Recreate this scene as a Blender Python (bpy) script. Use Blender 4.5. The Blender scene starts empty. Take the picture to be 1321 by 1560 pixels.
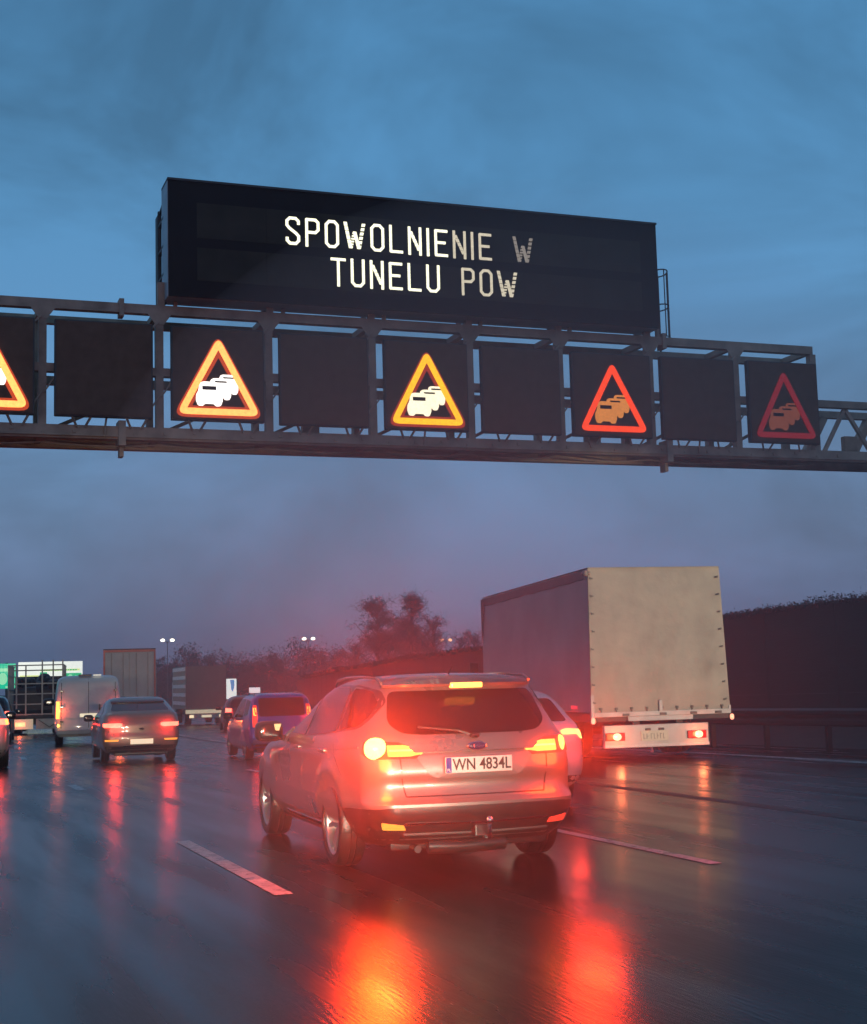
import bpy, bmesh, math, random
from mathutils import Vector, Matrix
from mathutils.bvhtree import BVHTree
from mathutils.geometry import delaunay_2d_cdt
R = math.radians
random.seed(7)
S = bpy.context.scene
C = S.collection

# ------------------------------------------------------------------ camera
cam = bpy.data.cameras.new('camera')
camo = bpy.data.objects.new('camera', cam); C.objects.link(camo)
cam.sensor_fit = 'HORIZONTAL'; cam.sensor_width = 36.0; cam.lens = 36.0*2200/1321
cam.clip_start = .05; cam.clip_end = 3000
ROT = Matrix(((0.9391099, -0.01433736, -0.34331769), (-0.34256011, -0.11736444, -0.93213634), (-0.02692892, 0.99298541, -0.11512951)))
camo.matrix_world = Matrix.Translation((0, 0, 1.42)) @ ROT.to_4x4()
S.camera = camo
cam.dof.use_dof = False

# ------------------------------------------------------------------ world, dusk sky
W = bpy.data.worlds.new('World'); S.world = W; W.use_nodes = True
nt = W.node_tree; nt.nodes.clear()
N = nt.nodes.new; L = nt.links.new
out = N('ShaderNodeOutputWorld'); bg = N('ShaderNodeBackground'); bg2 = N('ShaderNodeBackground'); add = N('ShaderNodeAddShader')
tc = N('ShaderNodeTexCoord'); sep = N('ShaderNodeSeparateXYZ'); L(tc.outputs['Generated'], sep.inputs[0])
mp = N('ShaderNodeMapping'); mp.inputs['Scale'].default_value = (1, 1, 1.9); L(tc.outputs['Generated'], mp.inputs[0])
n1 = N('ShaderNodeTexNoise'); n1.inputs['Scale'].default_value = 3.2; n1.inputs['Detail'].default_value = 5; n1.inputs['Roughness'].default_value = .62
n1.inputs['Distortion'].default_value = .5
L(mp.outputs[0], n1.inputs['Vector'])
ramp = N('ShaderNodeValToRGB'); L(sep.outputs['Z'], ramp.inputs[0])
cr = ramp.color_ramp; cr.interpolation = 'B_SPLINE'
cr.elements[0].position = 0.0; cr.elements[0].color = (.074, .115, .21, 1)
cr.elements[1].position = 1.0; cr.elements[1].color = (.05, .12, .24, 1)
for p, c in ((.05, (.10, .16, .31, 1)), (.13, (.13, .24, .44, 1)), (.25, (.075, .24, .46, 1)), (.45, (.055, .205, .40, 1))):
    e = cr.elements.new(p); e.color = c
nr = N('ShaderNodeMapRange'); L(n1.outputs['Fac'], nr.inputs[0])
nr.inputs['From Min'].default_value = .36; nr.inputs['From Max'].default_value = .64
nr.inputs['To Min'].default_value = .70; nr.inputs['To Max'].default_value = 1.2
mul = N('ShaderNodeMix'); mul.data_type = 'RGBA'; mul.blend_type = 'MULTIPLY'; mul.inputs[0].default_value = 1
L(ramp.outputs[0], mul.inputs[6]); L(nr.outputs[0], mul.inputs[7])
L(mul.outputs[2], bg.inputs[0]); bg.inputs[1].default_value = 1.0
sky = N('ShaderNodeTexSky'); sky.sky_type = 'NISHITA'; sky.sun_disc = False
sky.sun_elevation = R(1.5); sky.sun_rotation = R(200)
L(sky.outputs[0], bg2.inputs[0]); bg2.inputs[1].default_value = .02
L(bg.outputs[0], add.inputs[0]); L(bg2.outputs[0], add.inputs[1]); L(add.outputs[0], out.inputs['Surface'])

sun = bpy.data.lights.new('sun', 'SUN'); sun.energy = .12; sun.angle = R(25); sun.color = (.8, .85, 1)
suno = bpy.data.objects.new('sun', sun); C.objects.link(suno)
suno.rotation_euler = (R(35), 0, R(-160))

S.view_settings.view_transform = 'Standard'; S.view_settings.look = 'None'
S.view_settings.exposure = 0; S.view_settings.gamma = 1; S.view_settings.use_curve_mapping = False
S.cycles.use_denoising = True
S.cycles.max_bounces = 6; S.cycles.volume_bounces = 0; S.cycles.caustics_reflective = False; S.cycles.caustics_refractive = False
S.cycles.sample_clamp_indirect = 4

# ------------------------------------------------------------------ road geometry
def gz(y):
    if y < 15: return 0.
    if y < 25: return -.0007*(y-15)**2
    if y < 400: return -.07-.014*(y-25)
    return -5.32
def cx(y):
    if y < 20: return 0.
    if y < 240: return (y-20)**2/820.
    return 59.02+(y-240)*.5366
def hd(y):
    return -math.atan((min(y, 240)-20)/410.) if y > 20 else 0.

# ------------------------------------------------------------------ materials
MATS = {}
def mat(name, col, rough=.5, metal=0., var=.12, scale=6., bump=0., coat=0., spec=.5, bscale=None, rvar=0., stretch=(1, 1, 1)):
    if name in MATS: return MATS[name]
    m = bpy.data.materials.new(name); m.use_nodes = True; t = m.node_tree
    b = t.nodes['Principled BSDF']
    b.inputs['Roughness'].default_value = rough; b.inputs['Metallic'].default_value = metal
    b.inputs['Coat Weight'].default_value = coat; b.inputs['Coat Roughness'].default_value = .06
    b.inputs['Specular IOR Level'].default_value = spec
    co = t.nodes.new('ShaderNodeTexCoord'); ma = t.nodes.new('ShaderNodeMapping'); ma.inputs['Scale'].default_value = stretch
    t.links.new(co.outputs['Object'], ma.inputs[0])
    no = t.nodes.new('ShaderNodeTexNoise'); no.inputs['Scale'].default_value = scale; no.inputs['Detail'].default_value = 6
    t.links.new(ma.outputs[0], no.inputs['Vector'])
    r = t.nodes.new('ShaderNodeMapRange'); r.inputs['From Min'].default_value = .3; r.inputs['From Max'].default_value = .7
    r.inputs['To Min'].default_value = 1-var; r.inputs['To Max'].default_value = 1+var
    t.links.new(no.outputs['Fac'], r.inputs[0])
    mx = t.nodes.new('ShaderNodeMix'); mx.data_type = 'RGBA'; mx.blend_type = 'MULTIPLY'; mx.inputs[0].default_value = 1
    mx.inputs[6].default_value = (*col, 1); t.links.new(r.outputs[0], mx.inputs[7]); t.links.new(mx.outputs[2], b.inputs['Base Color'])
    if rvar:
        r2 = t.nodes.new('ShaderNodeMapRange'); r2.inputs['From Min'].default_value = .35; r2.inputs['From Max'].default_value = .65
        r2.inputs['To Min'].default_value = max(.02, rough-rvar); r2.inputs['To Max'].default_value = rough+rvar
        t.links.new(no.outputs['Fac'], r2.inputs[0]); t.links.new(r2.outputs[0], b.inputs['Roughness'])
    if bump:
        nb = t.nodes.new('ShaderNodeTexNoise'); nb.inputs['Scale'].default_value = bscale or scale*4; nb.inputs['Detail'].default_value = 4
        t.links.new(ma.outputs[0], nb.inputs['Vector'])
        bp = t.nodes.new('ShaderNodeBump'); bp.inputs['Strength'].default_value = bump; bp.inputs['Distance'].default_value = .02
        t.links.new(nb.outputs['Fac'], bp.inputs['Height']); t.links.new(bp.outputs[0], b.inputs['Normal'])
    MATS[name] = m; return m
def glow(name, col, st, base=(.05, .02, .02)):
    if name in MATS: return MATS[name]
    m = bpy.data.materials.new(name); m.use_nodes = True; t = m.node_tree; b = t.nodes['Principled BSDF']
    b.inputs['Base Color'].default_value = (*base, 1); b.inputs['Roughness'].default_value = .2
    b.inputs['Emission Color'].default_value = (*col, 1)
    co = t.nodes.new('ShaderNodeTexCoord'); no = t.nodes.new('ShaderNodeTexNoise'); no.inputs['Scale'].default_value = 22
    t.links.new(co.outputs['Object'], no.inputs['Vector'])
    r = t.nodes.new('ShaderNodeMapRange'); r.inputs['To Min'].default_value = st*.75; r.inputs['To Max'].default_value = st*1.25
    t.links.new(no.outputs['Fac'], r.inputs[0]); t.links.new(r.outputs[0], b.inputs['Emission Strength'])
    MATS[name] = m; return m

# ------------------------------------------------------------------ object helpers
def link(o, parent=None):
    C.objects.link(o)
    if parent: o.parent = parent
    return o
def thing(name, label, cat, loc=(0, 0, 0), rz=0., group=None, rx=0.):
    o = link(bpy.data.objects.new(name, None)); o.location = loc; o.rotation_euler = (rx, 0, rz)
    o.empty_display_size = .2
    o['label'] = label; o['category'] = cat
    if group: o['group'] = group
    return o
def tag(o, label, cat, group=None):
    o['label'] = label; o['category'] = cat
    if group: o['group'] = group
    return o
def kind(o, k): o['kind'] = k; return o

class MB:
    def __init__(s): s.v = []; s.f = []; s.m = []; s.mi = 0
    def add(s, vs, fs):
        k = len(s.v); s.v += [tuple(v) for v in vs]; s.f += [tuple(i+k for i in f) for f in fs]; s.m += [s.mi]*len(fs); return s
    def box(s, a, b, rot=None):
        x0, y0, z0 = a; x1, y1, z1 = b
        vs = [Vector(p) for p in ((x0, y0, z0), (x1, y0, z0), (x1, y1, z0), (x0, y1, z0), (x0, y0, z1), (x1, y0, z1), (x1, y1, z1), (x0, y1, z1))]
        if rot:
            c = sum(vs, Vector())/8; vs = [rot @ (v-c)+c for v in vs]
        return s.add(vs, ((0, 3, 2, 1), (4, 5, 6, 7), (0, 1, 5, 4), (1, 2, 6, 5), (2, 3, 7, 6), (3, 0, 4, 7)))
    def cbox(s, c, d): return s.box([c[i]-d[i]/2 for i in range(3)], [c[i]+d[i]/2 for i in range(3)])
    def bbox(s, a, b, r):      # box with chamfered vertical and horizontal edges
        bm = bmesh.new(); bmesh.ops.create_cube(bm, size=1)
        for v in bm.verts:
            v.co = Vector([(a[i]+b[i])/2+v.co[i]*(b[i]-a[i]) for i in range(3)])
        bmesh.ops.bevel(bm, geom=bm.edges[:], offset=r, segments=2, profile=.6, affect='EDGES')
        bm.verts.index_update(); s.add([v.co[:] for v in bm.verts], [[v.index for v in f.verts] for f in bm.faces]); bm.free(); return s
    def tube(s, pts, r, n=8, r2=None, cap=True):
        pts = [Vector(p) for p in pts]; k = len(pts); vs = []
        up = None
        for i, p in enumerate(pts):
            t = (pts[min(i+1, k-1)]-pts[max(i-1, 0)]).normalized()
            if up is None:
                up = t.orthogonal().normalized()
            up = (up-up.dot(t)*t).normalized(); w = t.cross(up)
            rr = r if r2 is None else r+(r2-r)*i/(k-1)
            vs += [p+rr*(math.cos(2*math.pi*j/n)*up+math.sin(2*math.pi*j/n)*w) for j in range(n)]
        fs = [(i*n+j, i*n+(j+1) % n, (i+1)*n+(j+1) % n, (i+1)*n+j) for i in range(k-1) for j in range(n)]
        if cap: fs += [tuple(range(n))[::-1], tuple((k-1)*n+j for j in range(n))]
        return s.add(vs, fs)
    def bar(s, a, b, w, h=None):    # square section bar
        a = Vector(a); b = Vector(b); h = h or w; t = (b-a).normalized()
        u = t.cross(Vector((0, 0, 1)));
        if u.length < .05: u = Vector((1, 0, 0))
        u.normalize(); q = u.cross(t).normalized()
        vs = [p+u*sx*w/2+q*sz*h/2 for p in (a, b) for sx, sz in ((-1, -1), (1, -1), (1, 1), (-1, 1))]
        return s.add(vs, ((3, 2, 1, 0), (4, 5, 6, 7), (0, 1, 5, 4), (1, 2, 6, 5), (2, 3, 7, 6), (3, 0, 4, 7)))
    def lathe_x(s, prof, c=(0, 0, 0), n=36):   # prof: (x, r) around the x axis
        k = len(prof); vs = [(c[0]+x, c[1]+r*math.cos(2*math.pi*j/n), c[2]+r*math.sin(2*math.pi*j/n)) for x, r in prof for j in range(n)]
        fs = [(i*n+j, i*n+(j+1) % n, (i+1)*n+(j+1) % n, (i+1)*n+j) for i in range(k-1) for j in range(n)]
        return s.add(vs, fs)
    def prism(s, poly, fr, d):     # poly 2d, fr maps (u,v,w) to xyz, thickness d
        n = len(poly); vs = [fr(u, v, 0) for u, v in poly]+[fr(u, v, d) for u, v in poly]
        fs = [tuple(range(n)), tuple(range(2*n-1, n-1, -1))]+[(i, (i+1) % n+0, (i+1) % n+n, i+n) for i in range(n)]
        return s.add(vs, fs)
    def ell(s, c, d, e=.6, nu=20, nv=12):   # superellipsoid
        def q(t): return math.copysign(abs(t)**e, t)
        vs = []
        for i in range(nv+1):
            a = -math.pi/2+math.pi*i/nv
            for j in range(nu):
                b = 2*math.pi*j/nu
                vs.append((c[0]+d[0]*q(math.cos(a))*q(math.cos(b)), c[1]+d[1]*q(math.cos(a))*q(math.sin(b)), c[2]+d[2]*q(math.sin(a))))
        fs = [(i*nu+j, i*nu+(j+1) % nu, (i+1)*nu+(j+1) % nu, (i+1)*nu+j) for i in range(nv) for j in range(nu)]
        return s.add(vs, fs)
    def build(s, name, m, parent=None, smooth=False, merge=False):
        me = bpy.data.meshes.new(name); me.from_pydata(s.v, [], s.f)
        for mm in (m if isinstance(m, (list, tuple)) else [m]): me.materials.append(mm)
        if any(s.m): me.polygons.foreach_set('material_index', s.m)
        bm = bmesh.new(); bm.from_mesh(me)
        if merge: bmesh.ops.remove_doubles(bm, verts=bm.verts, dist=1e-4)
        bmesh.ops.recalc_face_normals(bm, faces=bm.faces); bm.to_mesh(me); bm.free()
        if smooth:
            me.polygons.foreach_set('use_smooth', [True]*len(me.polygons))
            me.set_sharp_from_angle(angle=R(38))
        me.update(); return link(bpy.data.objects.new(name, me), parent)

def copy_tree(o, parent=None):
    c = o.copy(); C.objects.link(c); c.parent = parent
    for ch in list(o.children): copy_tree(ch, c)
    return c

def rpoly(pts, r, n=4):
    o = []; k = len(pts)
    for i in range(k):
        p = Vector(pts[i]).to_2d(); a = Vector(pts[i-1]).to_2d()-p; b = Vector(pts[(i+1) % k]).to_2d()-p
        rr = r[i] if isinstance(r, (list, tuple)) else r
        q = min(rr, a.length*.45, b.length*.45); a = p+a.normalized()*q; b = p+b.normalized()*q
        for j in range(n+1):
            t = j/n; o.append((1-t)**2*a+2*t*(1-t)*p+t*t*b)
    return [tuple(v) for v in o]
def inside(p, poly):
    x, y = p; c = False; n = len(poly)
    for i in range(n):
        x1, y1 = poly[i]; x2, y2 = poly[i-1]
        if (y1 > y) != (y2 > y) and x < (x2-x1)*(y-y1)/(y2-y1)+x1: c = not c
    return c

def patch(bvh, poly, mode, off=.004, step=.04, skirt=.012, sx=1, ax=(.45, .5)):
    """A skin panel following the body: mode 'r' rear (x,z), 'f' front (x,z), 's' side (y,z) at sign sx, 'c' wraps a corner (angle,z)."""
    q = []
    for i in range(len(poly)):
        a = Vector(poly[i-1]); b = Vector(poly[i]); k = max(1, int((b-a).length/step))
        q += [tuple(a.lerp(b, j/k)) for j in range(1, k+1)]
    dd = []
    for p in q:
        if not dd or (Vector(p)-Vector(dd[-1])).length > 1e-4: dd.append(p)
    if (Vector(dd[0])-Vector(dd[-1])).length < 1e-4: dd.pop()
    q = dd; nb = len(q); xs = [p[0] for p in q]; ys = [p[1] for p in q]
    pts = [Vector(p) for p in q]; x = min(xs)+step/2
    ib = []
    while x < max(xs):
        y = min(ys)+step/2
        while y < max(ys):
            if inside((x, y), q) and min((Vector((x, y))-Vector(p)).length for p in q) > step*.4: ib.append(Vector((x, y)))
            y += step
        x += step
    V, _, Fc, ov, _, _ = delaunay_2d_cdt(pts+ib, [(i, (i+1) % nb) for i in range(nb)], [], 1, 1e-6)
    bnd = {}
    for i, o in enumerate(ov):
        for k in o:
            if k < nb: bnd[k] = i
    top = []; low = []
    for v in V:
        a, b = v
        if mode == 'r': o, d = Vector((a, -6, b)), Vector((0, 1, 0))
        elif mode == 'f': o, d = Vector((a, 9, b)), Vector((0, -1, 0))
        elif mode == 's': o, d = Vector((sx*4, a, b)), Vector((-sx, 0, 0))
        elif mode == 't': o, d = Vector((a, b, 6)), Vector((0, 0, -1))
        else:      # 'c': angle a measured in metres on a 1 m circle, 0 = straight back
            d = Vector((-sx*math.sin(a), math.cos(a), 0)); o = Vector((sx*ax[0], ax[1], b))-d*3
        h, nn, _, _ = bvh.ray_cast(o, d)
        if h is None:
            h, nn, _, _ = bvh.find_nearest(o+d*(3 if mode == 'c' else 5))
        if nn.dot(d) > 0: nn = -nn
        top.append(h+nn*off); low.append(h-nn*skirt)
    n = len(top); m = MB()
    fs = [tuple(f) for f in Fc]; loop = [bnd[i] for i in range(nb) if i in bnd]
    fs += [(loop[i], loop[(i+1) % len(loop)], loop[(i+1) % len(loop)]+n, loop[i]+n) for i in range(len(loop))]
    return m.add(top+low, fs)

def strip(pts, w):
    pts = [Vector(p) for p in pts]; a = []; b = []
    for i, p in enumerate(pts):
        t = (pts[min(i+1, len(pts)-1)]-pts[max(i-1, 0)]).normalized(); n = Vector((-t.y, t.x))*w/2
        a.append(tuple(p+n)); b.append(tuple(p-n))
    return a+b[::-1]

# ------------------------------------------------------------------ shared materials
asphalt = mat('wet_asphalt', (.010, .010, .0105), .24, 0, .5, 1.5, .09, spec=.135, bscale=34, rvar=.07, stretch=(1.5, .16, 1))
paint = mat('worn_road_paint', (.42, .42, .41), .38, 0, .35, 5, .2, rvar=.12)
_t = paint.node_tree; _b = _t.nodes['Principled BSDF']; _src = _b.inputs['Base Color'].links[0].from_socket
_n = _t.nodes.new('ShaderNodeTexNoise'); _n.inputs['Scale'].default_value = 14; _n.inputs['Detail'].default_value = 8; _n.inputs['Roughness'].default_value = .75
_c = _t.nodes.new('ShaderNodeTexCoord'); _t.links.new(_c.outputs['Object'], _n.inputs['Vector'])
_r = _t.nodes.new('ShaderNodeMapRange'); _r.inputs['From Min'].default_value = .40; _r.inputs['From Max'].default_value = .47; _t.links.new(_n.outputs['Fac'], _r.inputs[0])
_m = _t.nodes.new('ShaderNodeMix'); _m.data_type = 'RGBA'; _m.inputs[6].default_value = (.02, .02, .021, 1)
_t.links.new(_r.outputs[0], _m.inputs[0]); _t.links.new(_src, _m.inputs[7]); _t.links.new(_m.outputs[2], _b.inputs['Base Color'])
seam_m = mat('tar_seam', (.008, .008, .009), .55, 0, .3, 3)
verge_m = mat('dark_verge', (.02, .018, .013), .8, 0, .5, 2, .6)
steel = mat('galvanised_steel', (.44, .32, .24), .6, .0, .3, 3, .15, spec=.25)
steel_dk = mat('dark_steel', (.085, .07, .064), .6, .0, .25, 4)
panel_m = mat('matrix_board', (.17, .10, .07), .7, 0, .14, 5, .25, bscale=60, spec=.12)
screen_m = mat('matrix_glass', (.03, .020, .019), .6, 0, .2, 1, spec=.15)
band_m = mat('matrix_field', (.06, .046, .034), .6, 0, .2, 2, spec=.15)
case_m = mat('sign_casing', (.42, .43, .46), .45, .3, .15, 3)
rubber = mat('wet_rubber', (.012, .012, .013), .35, 0, .3, 8, .3)
rim_m = mat('alloy_rim', (.42, .42, .43), .3, .8, .1, 6)
plast = mat('black_plastic', (.02, .02, .021), .32, 0, .2, 8, coat=.3)
glass = mat('tinted_glass', (.012, .011, .012), .09, 0, .1, 2, spec=.28)
chrome = mat('bright_chrome', (.75, .75, .76), .12, 1, .05, 4)
plate_m = mat('number_plate', (.72, .72, .66), .45, 0, .05, 6)
ink = mat('black_lettering', (.012, .012, .012), .5)
blue_m = mat('plate_blue', (.01, .03, .3), .4)
silver = mat('silver_paint', (.21, .21, .195), .30, .5, .09, 2.2, coat=.7, rvar=.03)

# ------------------------------------------------------------------ ground and road
def ribbon(name, s0, s1, y0, y1, z, m, ns=1, step=None, skew=0.):
    ys = []; y = y0
    while y < y1:
        ys.append(y); y += step or (2 if y < 60 else 6)
    ys.append(y1); vs = []
    for y in ys:
        h = -hd(y); c, sn = math.cos(h), math.sin(h)
        for i in range(ns+1):
            s = s0+(s1-s0)*i/ns
            vs.append((cx(y)+s*c, y-s*sn*.0, gz(y)+(z(s) if callable(z) else z)))
    k = ns+1; fs = [(j*k+i, j*k+i+1, (j+1)*k+i+1, (j+1)*k+i) for j in range(len(ys)-1) for i in range(ns)]
    m_ = MB(); m_.add(vs, fs); return m_.build(name, m, smooth=True)
g = MB(); ys = [-60, -20, 0, 15, 17, 19, 21, 23, 25]+list(range(30, 401, 10))+[600, 1000, 2500]
xs = [-900, -200, -60, -20, 0, 20, 60, 200, 900]
g.add([(x, y, gz(y)-.25) for y in ys for x in xs], [(j*9+i, j*9+i+1, (j+1)*9+i+1, (j+1)*9+i) for j in range(len(ys)-1) for i in range(8)])
kind(g.build('ground', verge_m, smooth=True), 'structure')
kind(ribbon('road', -5.5, 16.2, -12, 420, 0, asphalt, 6), 'structure')
def vz(s):
    t = (s-16.2)/3.6; return -.02+.42*min(1, max(0, t))**1.3
kind(ribbon('roadside_verge', 16.2, 23.5, -12, 300, vz, verge_m, 8), 'structure')
kind(ribbon('median_verge', -16, -5.5, -12, 300, -.02, verge_m, 2), 'structure')
kind(ribbon('road_left', -32, -16, -12, 300, -.01, asphalt, 2), 'structure')
def marks(name, s, segs, w=.13):
    m_ = MB()
    for a, b in segs:
        n = max(1, int((b-a)/1.5))
        for i in range(n):
            ya, yb = a+(b-a)*i/n, a+(b-a)*(i+1)/n
            m_.add([(cx(ya)+s-w/2, ya, gz(ya)+.004), (cx(ya)+s+w/2, ya, gz(ya)+.004), (cx(yb)+s+w/2, yb, gz(yb)+.004), (cx(yb)+s-w/2, yb, gz(yb)+.004)], [(0, 1, 2, 3)])
    return kind(m_.build(name, paint), 'structure')
marks('lane_marking', 2.44, [(9.75, 13.55), (21.6, 23.1), (36.4, 38.4), (48, 52), (60, 64), (72, 76), (84, 88), (96, 100)])
marks('lane_marking', 5.70, [(9.6, 13.4), (21.4, 25.4), (33.4, 37.4), (45, 49), (57, 61), (69, 73), (81, 85), (93, 97)], .11)
marks('lane_marking', 8.72, [(33.4, 37.4), (45, 49), (57, 61), (69, 73), (81, 85)], .11)
marks('edge_line', 13.7, [(-8, 250)], .2)
marks('edge_line', -1.0, [(-8, 250)], .2)
kind(ribbon('road_seam', 8.42, 8.62, -8, 90, .003, seam_m, 1), 'structure')
kind(ribbon('road_seam', 11.62, 11.70, -8, 90, .003, seam_m, 1), 'structure')
kind(ribbon('road_seam', -.04, .0, -8, 90, .003, seam_m, 1), 'structure')

# ------------------------------------------------------------------ noise wall, guardrail
wall_m = mat('noise_wall_board', (.02, .013, .012), .85, 0, .25, 1.2, .4, bscale=9, stretch=(1, 1, 3))
conc = mat('wet_concrete', (.17, .16, .15), .5, 0, .2, 3, .2)
wt = thing('noise_wall', 'long dark brown noise barrier wall along the right side of the motorway', 'noise wall')
pm = MB(); sm = MB(); y = -6.
wall = MB(); plinth = MB(); cap = MB()
yy = [-8+3.*i for i in range(76)]
for i in range(len(yy)-1):
    a, b = yy[i], yy[i+1]
    pa = Vector((cx(a)+20, a, gz(a))); pb = Vector((cx(b)+20, b, gz(b)))
    if a > 20:
        pa.x = cx(a)+20*math.cos(hd(a)); pb.x = cx(b)+20*math.cos(hd(b))
    dv = Vector((0, 0, 1))
    def slab(mb, z0, z1, t):
        q = Vector((t, 0, 0))
        mb.add([pa-q+dv*z0, pa+q+dv*z0, pb+q+dv*z0, pb-q+dv*z0, pa-q+dv*z1, pa+q+dv*z1, pb+q+dv*z1, pb-q+dv*z1],
               ((0, 3, 2, 1), (4, 5, 6, 7), (0, 1, 5, 4), (1, 2, 6, 5), (2, 3, 7, 6), (3, 0, 4, 7)))
    slab(plinth, -.1, .46, .10)
    for k in range(5): slab(wall, .463+k*.515, .463+k*.515+.513, .05)
    slab(cap, 3.04, 3.07, .055)
wall.build('wall_panel', wall_m, wt); plinth.build('plinth', mat('dark_plinth', (.05, .045, .043), .7, 0, .3, 3), wt); cap.build('capping', wall_m, wt)
for i in range(0, 60):
    a = yy[i]; x = cx(a)+20*math.cos(hd(a))
    MB().box((x-.06, a-.05, gz(a)-.1), (x+.07, a+.06, gz(a)+3.03)).build('post', wall_m, wt)
gt = thing('guardrail', 'low steel guardrail running along the right shoulder in front of the dark wall', 'guardrail')
rail = MB()
prof = [(.0, .44), (-.05, .48), (-.05, .54), (.0, .58), (.0, .62), (-.05, .66), (-.05, .72), (.0, .76)]
ys2 = [-6+2.*i for i in range(70)]
vs = [(cx(y_)+15.4+p, y_, gz(y_)+q) for y_ in ys2 for p, q in prof]
rail.add(vs, [(j*8+i, j*8+i+1, (j+1)*8+i+1, (j+1)*8+i) for j in range(69) for i in range(7)])
rail.build('beam', mat('wet_guardrail', (.03, .028, .03), .5, .1, .3, 3), gt)
for y_ in ys2[::1]:
    MB().box((cx(y_)+15.42, y_-.03, gz(y_)-.05), (cx(y_)+15.52, y_+.03, gz(y_)+.7)).build('post', mat('wet_post', (.018, .017, .017), .6), gt)
mt_ = thing('median_barrier', 'grey concrete barrier along the left edge of the carriageway', 'barrier')
mbp = [(-.3, 0), (-.3, .1), (-.12, .35), (-.08, .85), (.08, .85), (.12, .35), (.3, .1), (.3, 0)]
mm = MB(); vs = [(cx(y_)-5.2+p, y_, gz(y_)+q) for y_ in ys2+[160, 190, 220] for p, q in mbp]
mm.add(vs, [(j*8+i, j*8+i+1, (j+1)*8+i+1, (j+1)*8+i) for j in range(72) for i in range(7)]); mm.build('concrete_body', conc, mt_)


# ivy and scrub hanging over the wall top
def scrub():
    rnd = random.Random(21); m = MB()
    for k in range(42000):
        y = 6+100*rnd.random()**1.6; c = .10+.13*math.sin(y*.31)+.10*math.sin(y*.9+1)+.06*math.sin(y*2.3)
        x = cx(y)+20*math.cos(hd(y))+rnd.gauss(-.05, .16); z = gz(y)+3.0+rnd.gauss(.02, .045)+abs(rnd.gauss(0, .45))*max(.04, c)*.6
        s_ = rnd.uniform(.012, .032)*(1+y/60); u = Vector((rnd.gauss(0, 1), rnd.gauss(0, 1), rnd.gauss(0, 1))).normalized()*s_; v = u.orthogonal().normalized()*s_*.5
        p = Vector((x, y, z)); m.add([p-u, p-v, p+u, p+v], [(0, 1, 2, 3)])
    kind(m.build('ivy', mat('dark_ivy', (.022, .018, .014), .8, 0, .4, 2)), 'stuff')
scrub()
GLOW = 200
# ------------------------------------------------------------------ car builder
def lerpkeys(keys, z):
    """monotone cubic through the keys"""
    zs = [k[0] for k in keys]; n = len(keys)
    if z <= zs[0]: return keys[0][1:]
    if z >= zs[-1]: return keys[-1][1:]
    i = max(j for j in range(n) if zs[j] <= z); i = min(i, n-2)
    h = zs[i+1]-zs[i]; t = (z-zs[i])/h; o = []
    def dl(a, c): return (keys[a+1][c]-keys[a][c])/(zs[a+1]-zs[a])
    for c in range(1, len(keys[0])):
        d1 = dl(i, c); d0 = dl(i-1, c) if i > 0 else d1; d2 = dl(i+1, c) if i < n-2 else d1
        m0 = 0 if d0*d1 <= 0 else 2*d0*d1/(d0+d1); m1 = 0 if d1*d2 <= 0 else 2*d1*d2/(d1+d2)
        o.append((2*t**3-3*t*t+1)*keys[i][c]+(t**3-2*t*t+t)*h*m0+(-2*t**3+3*t*t)*keys[i+1][c]+(t**3-t*t)*h*m1)
    return o
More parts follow.
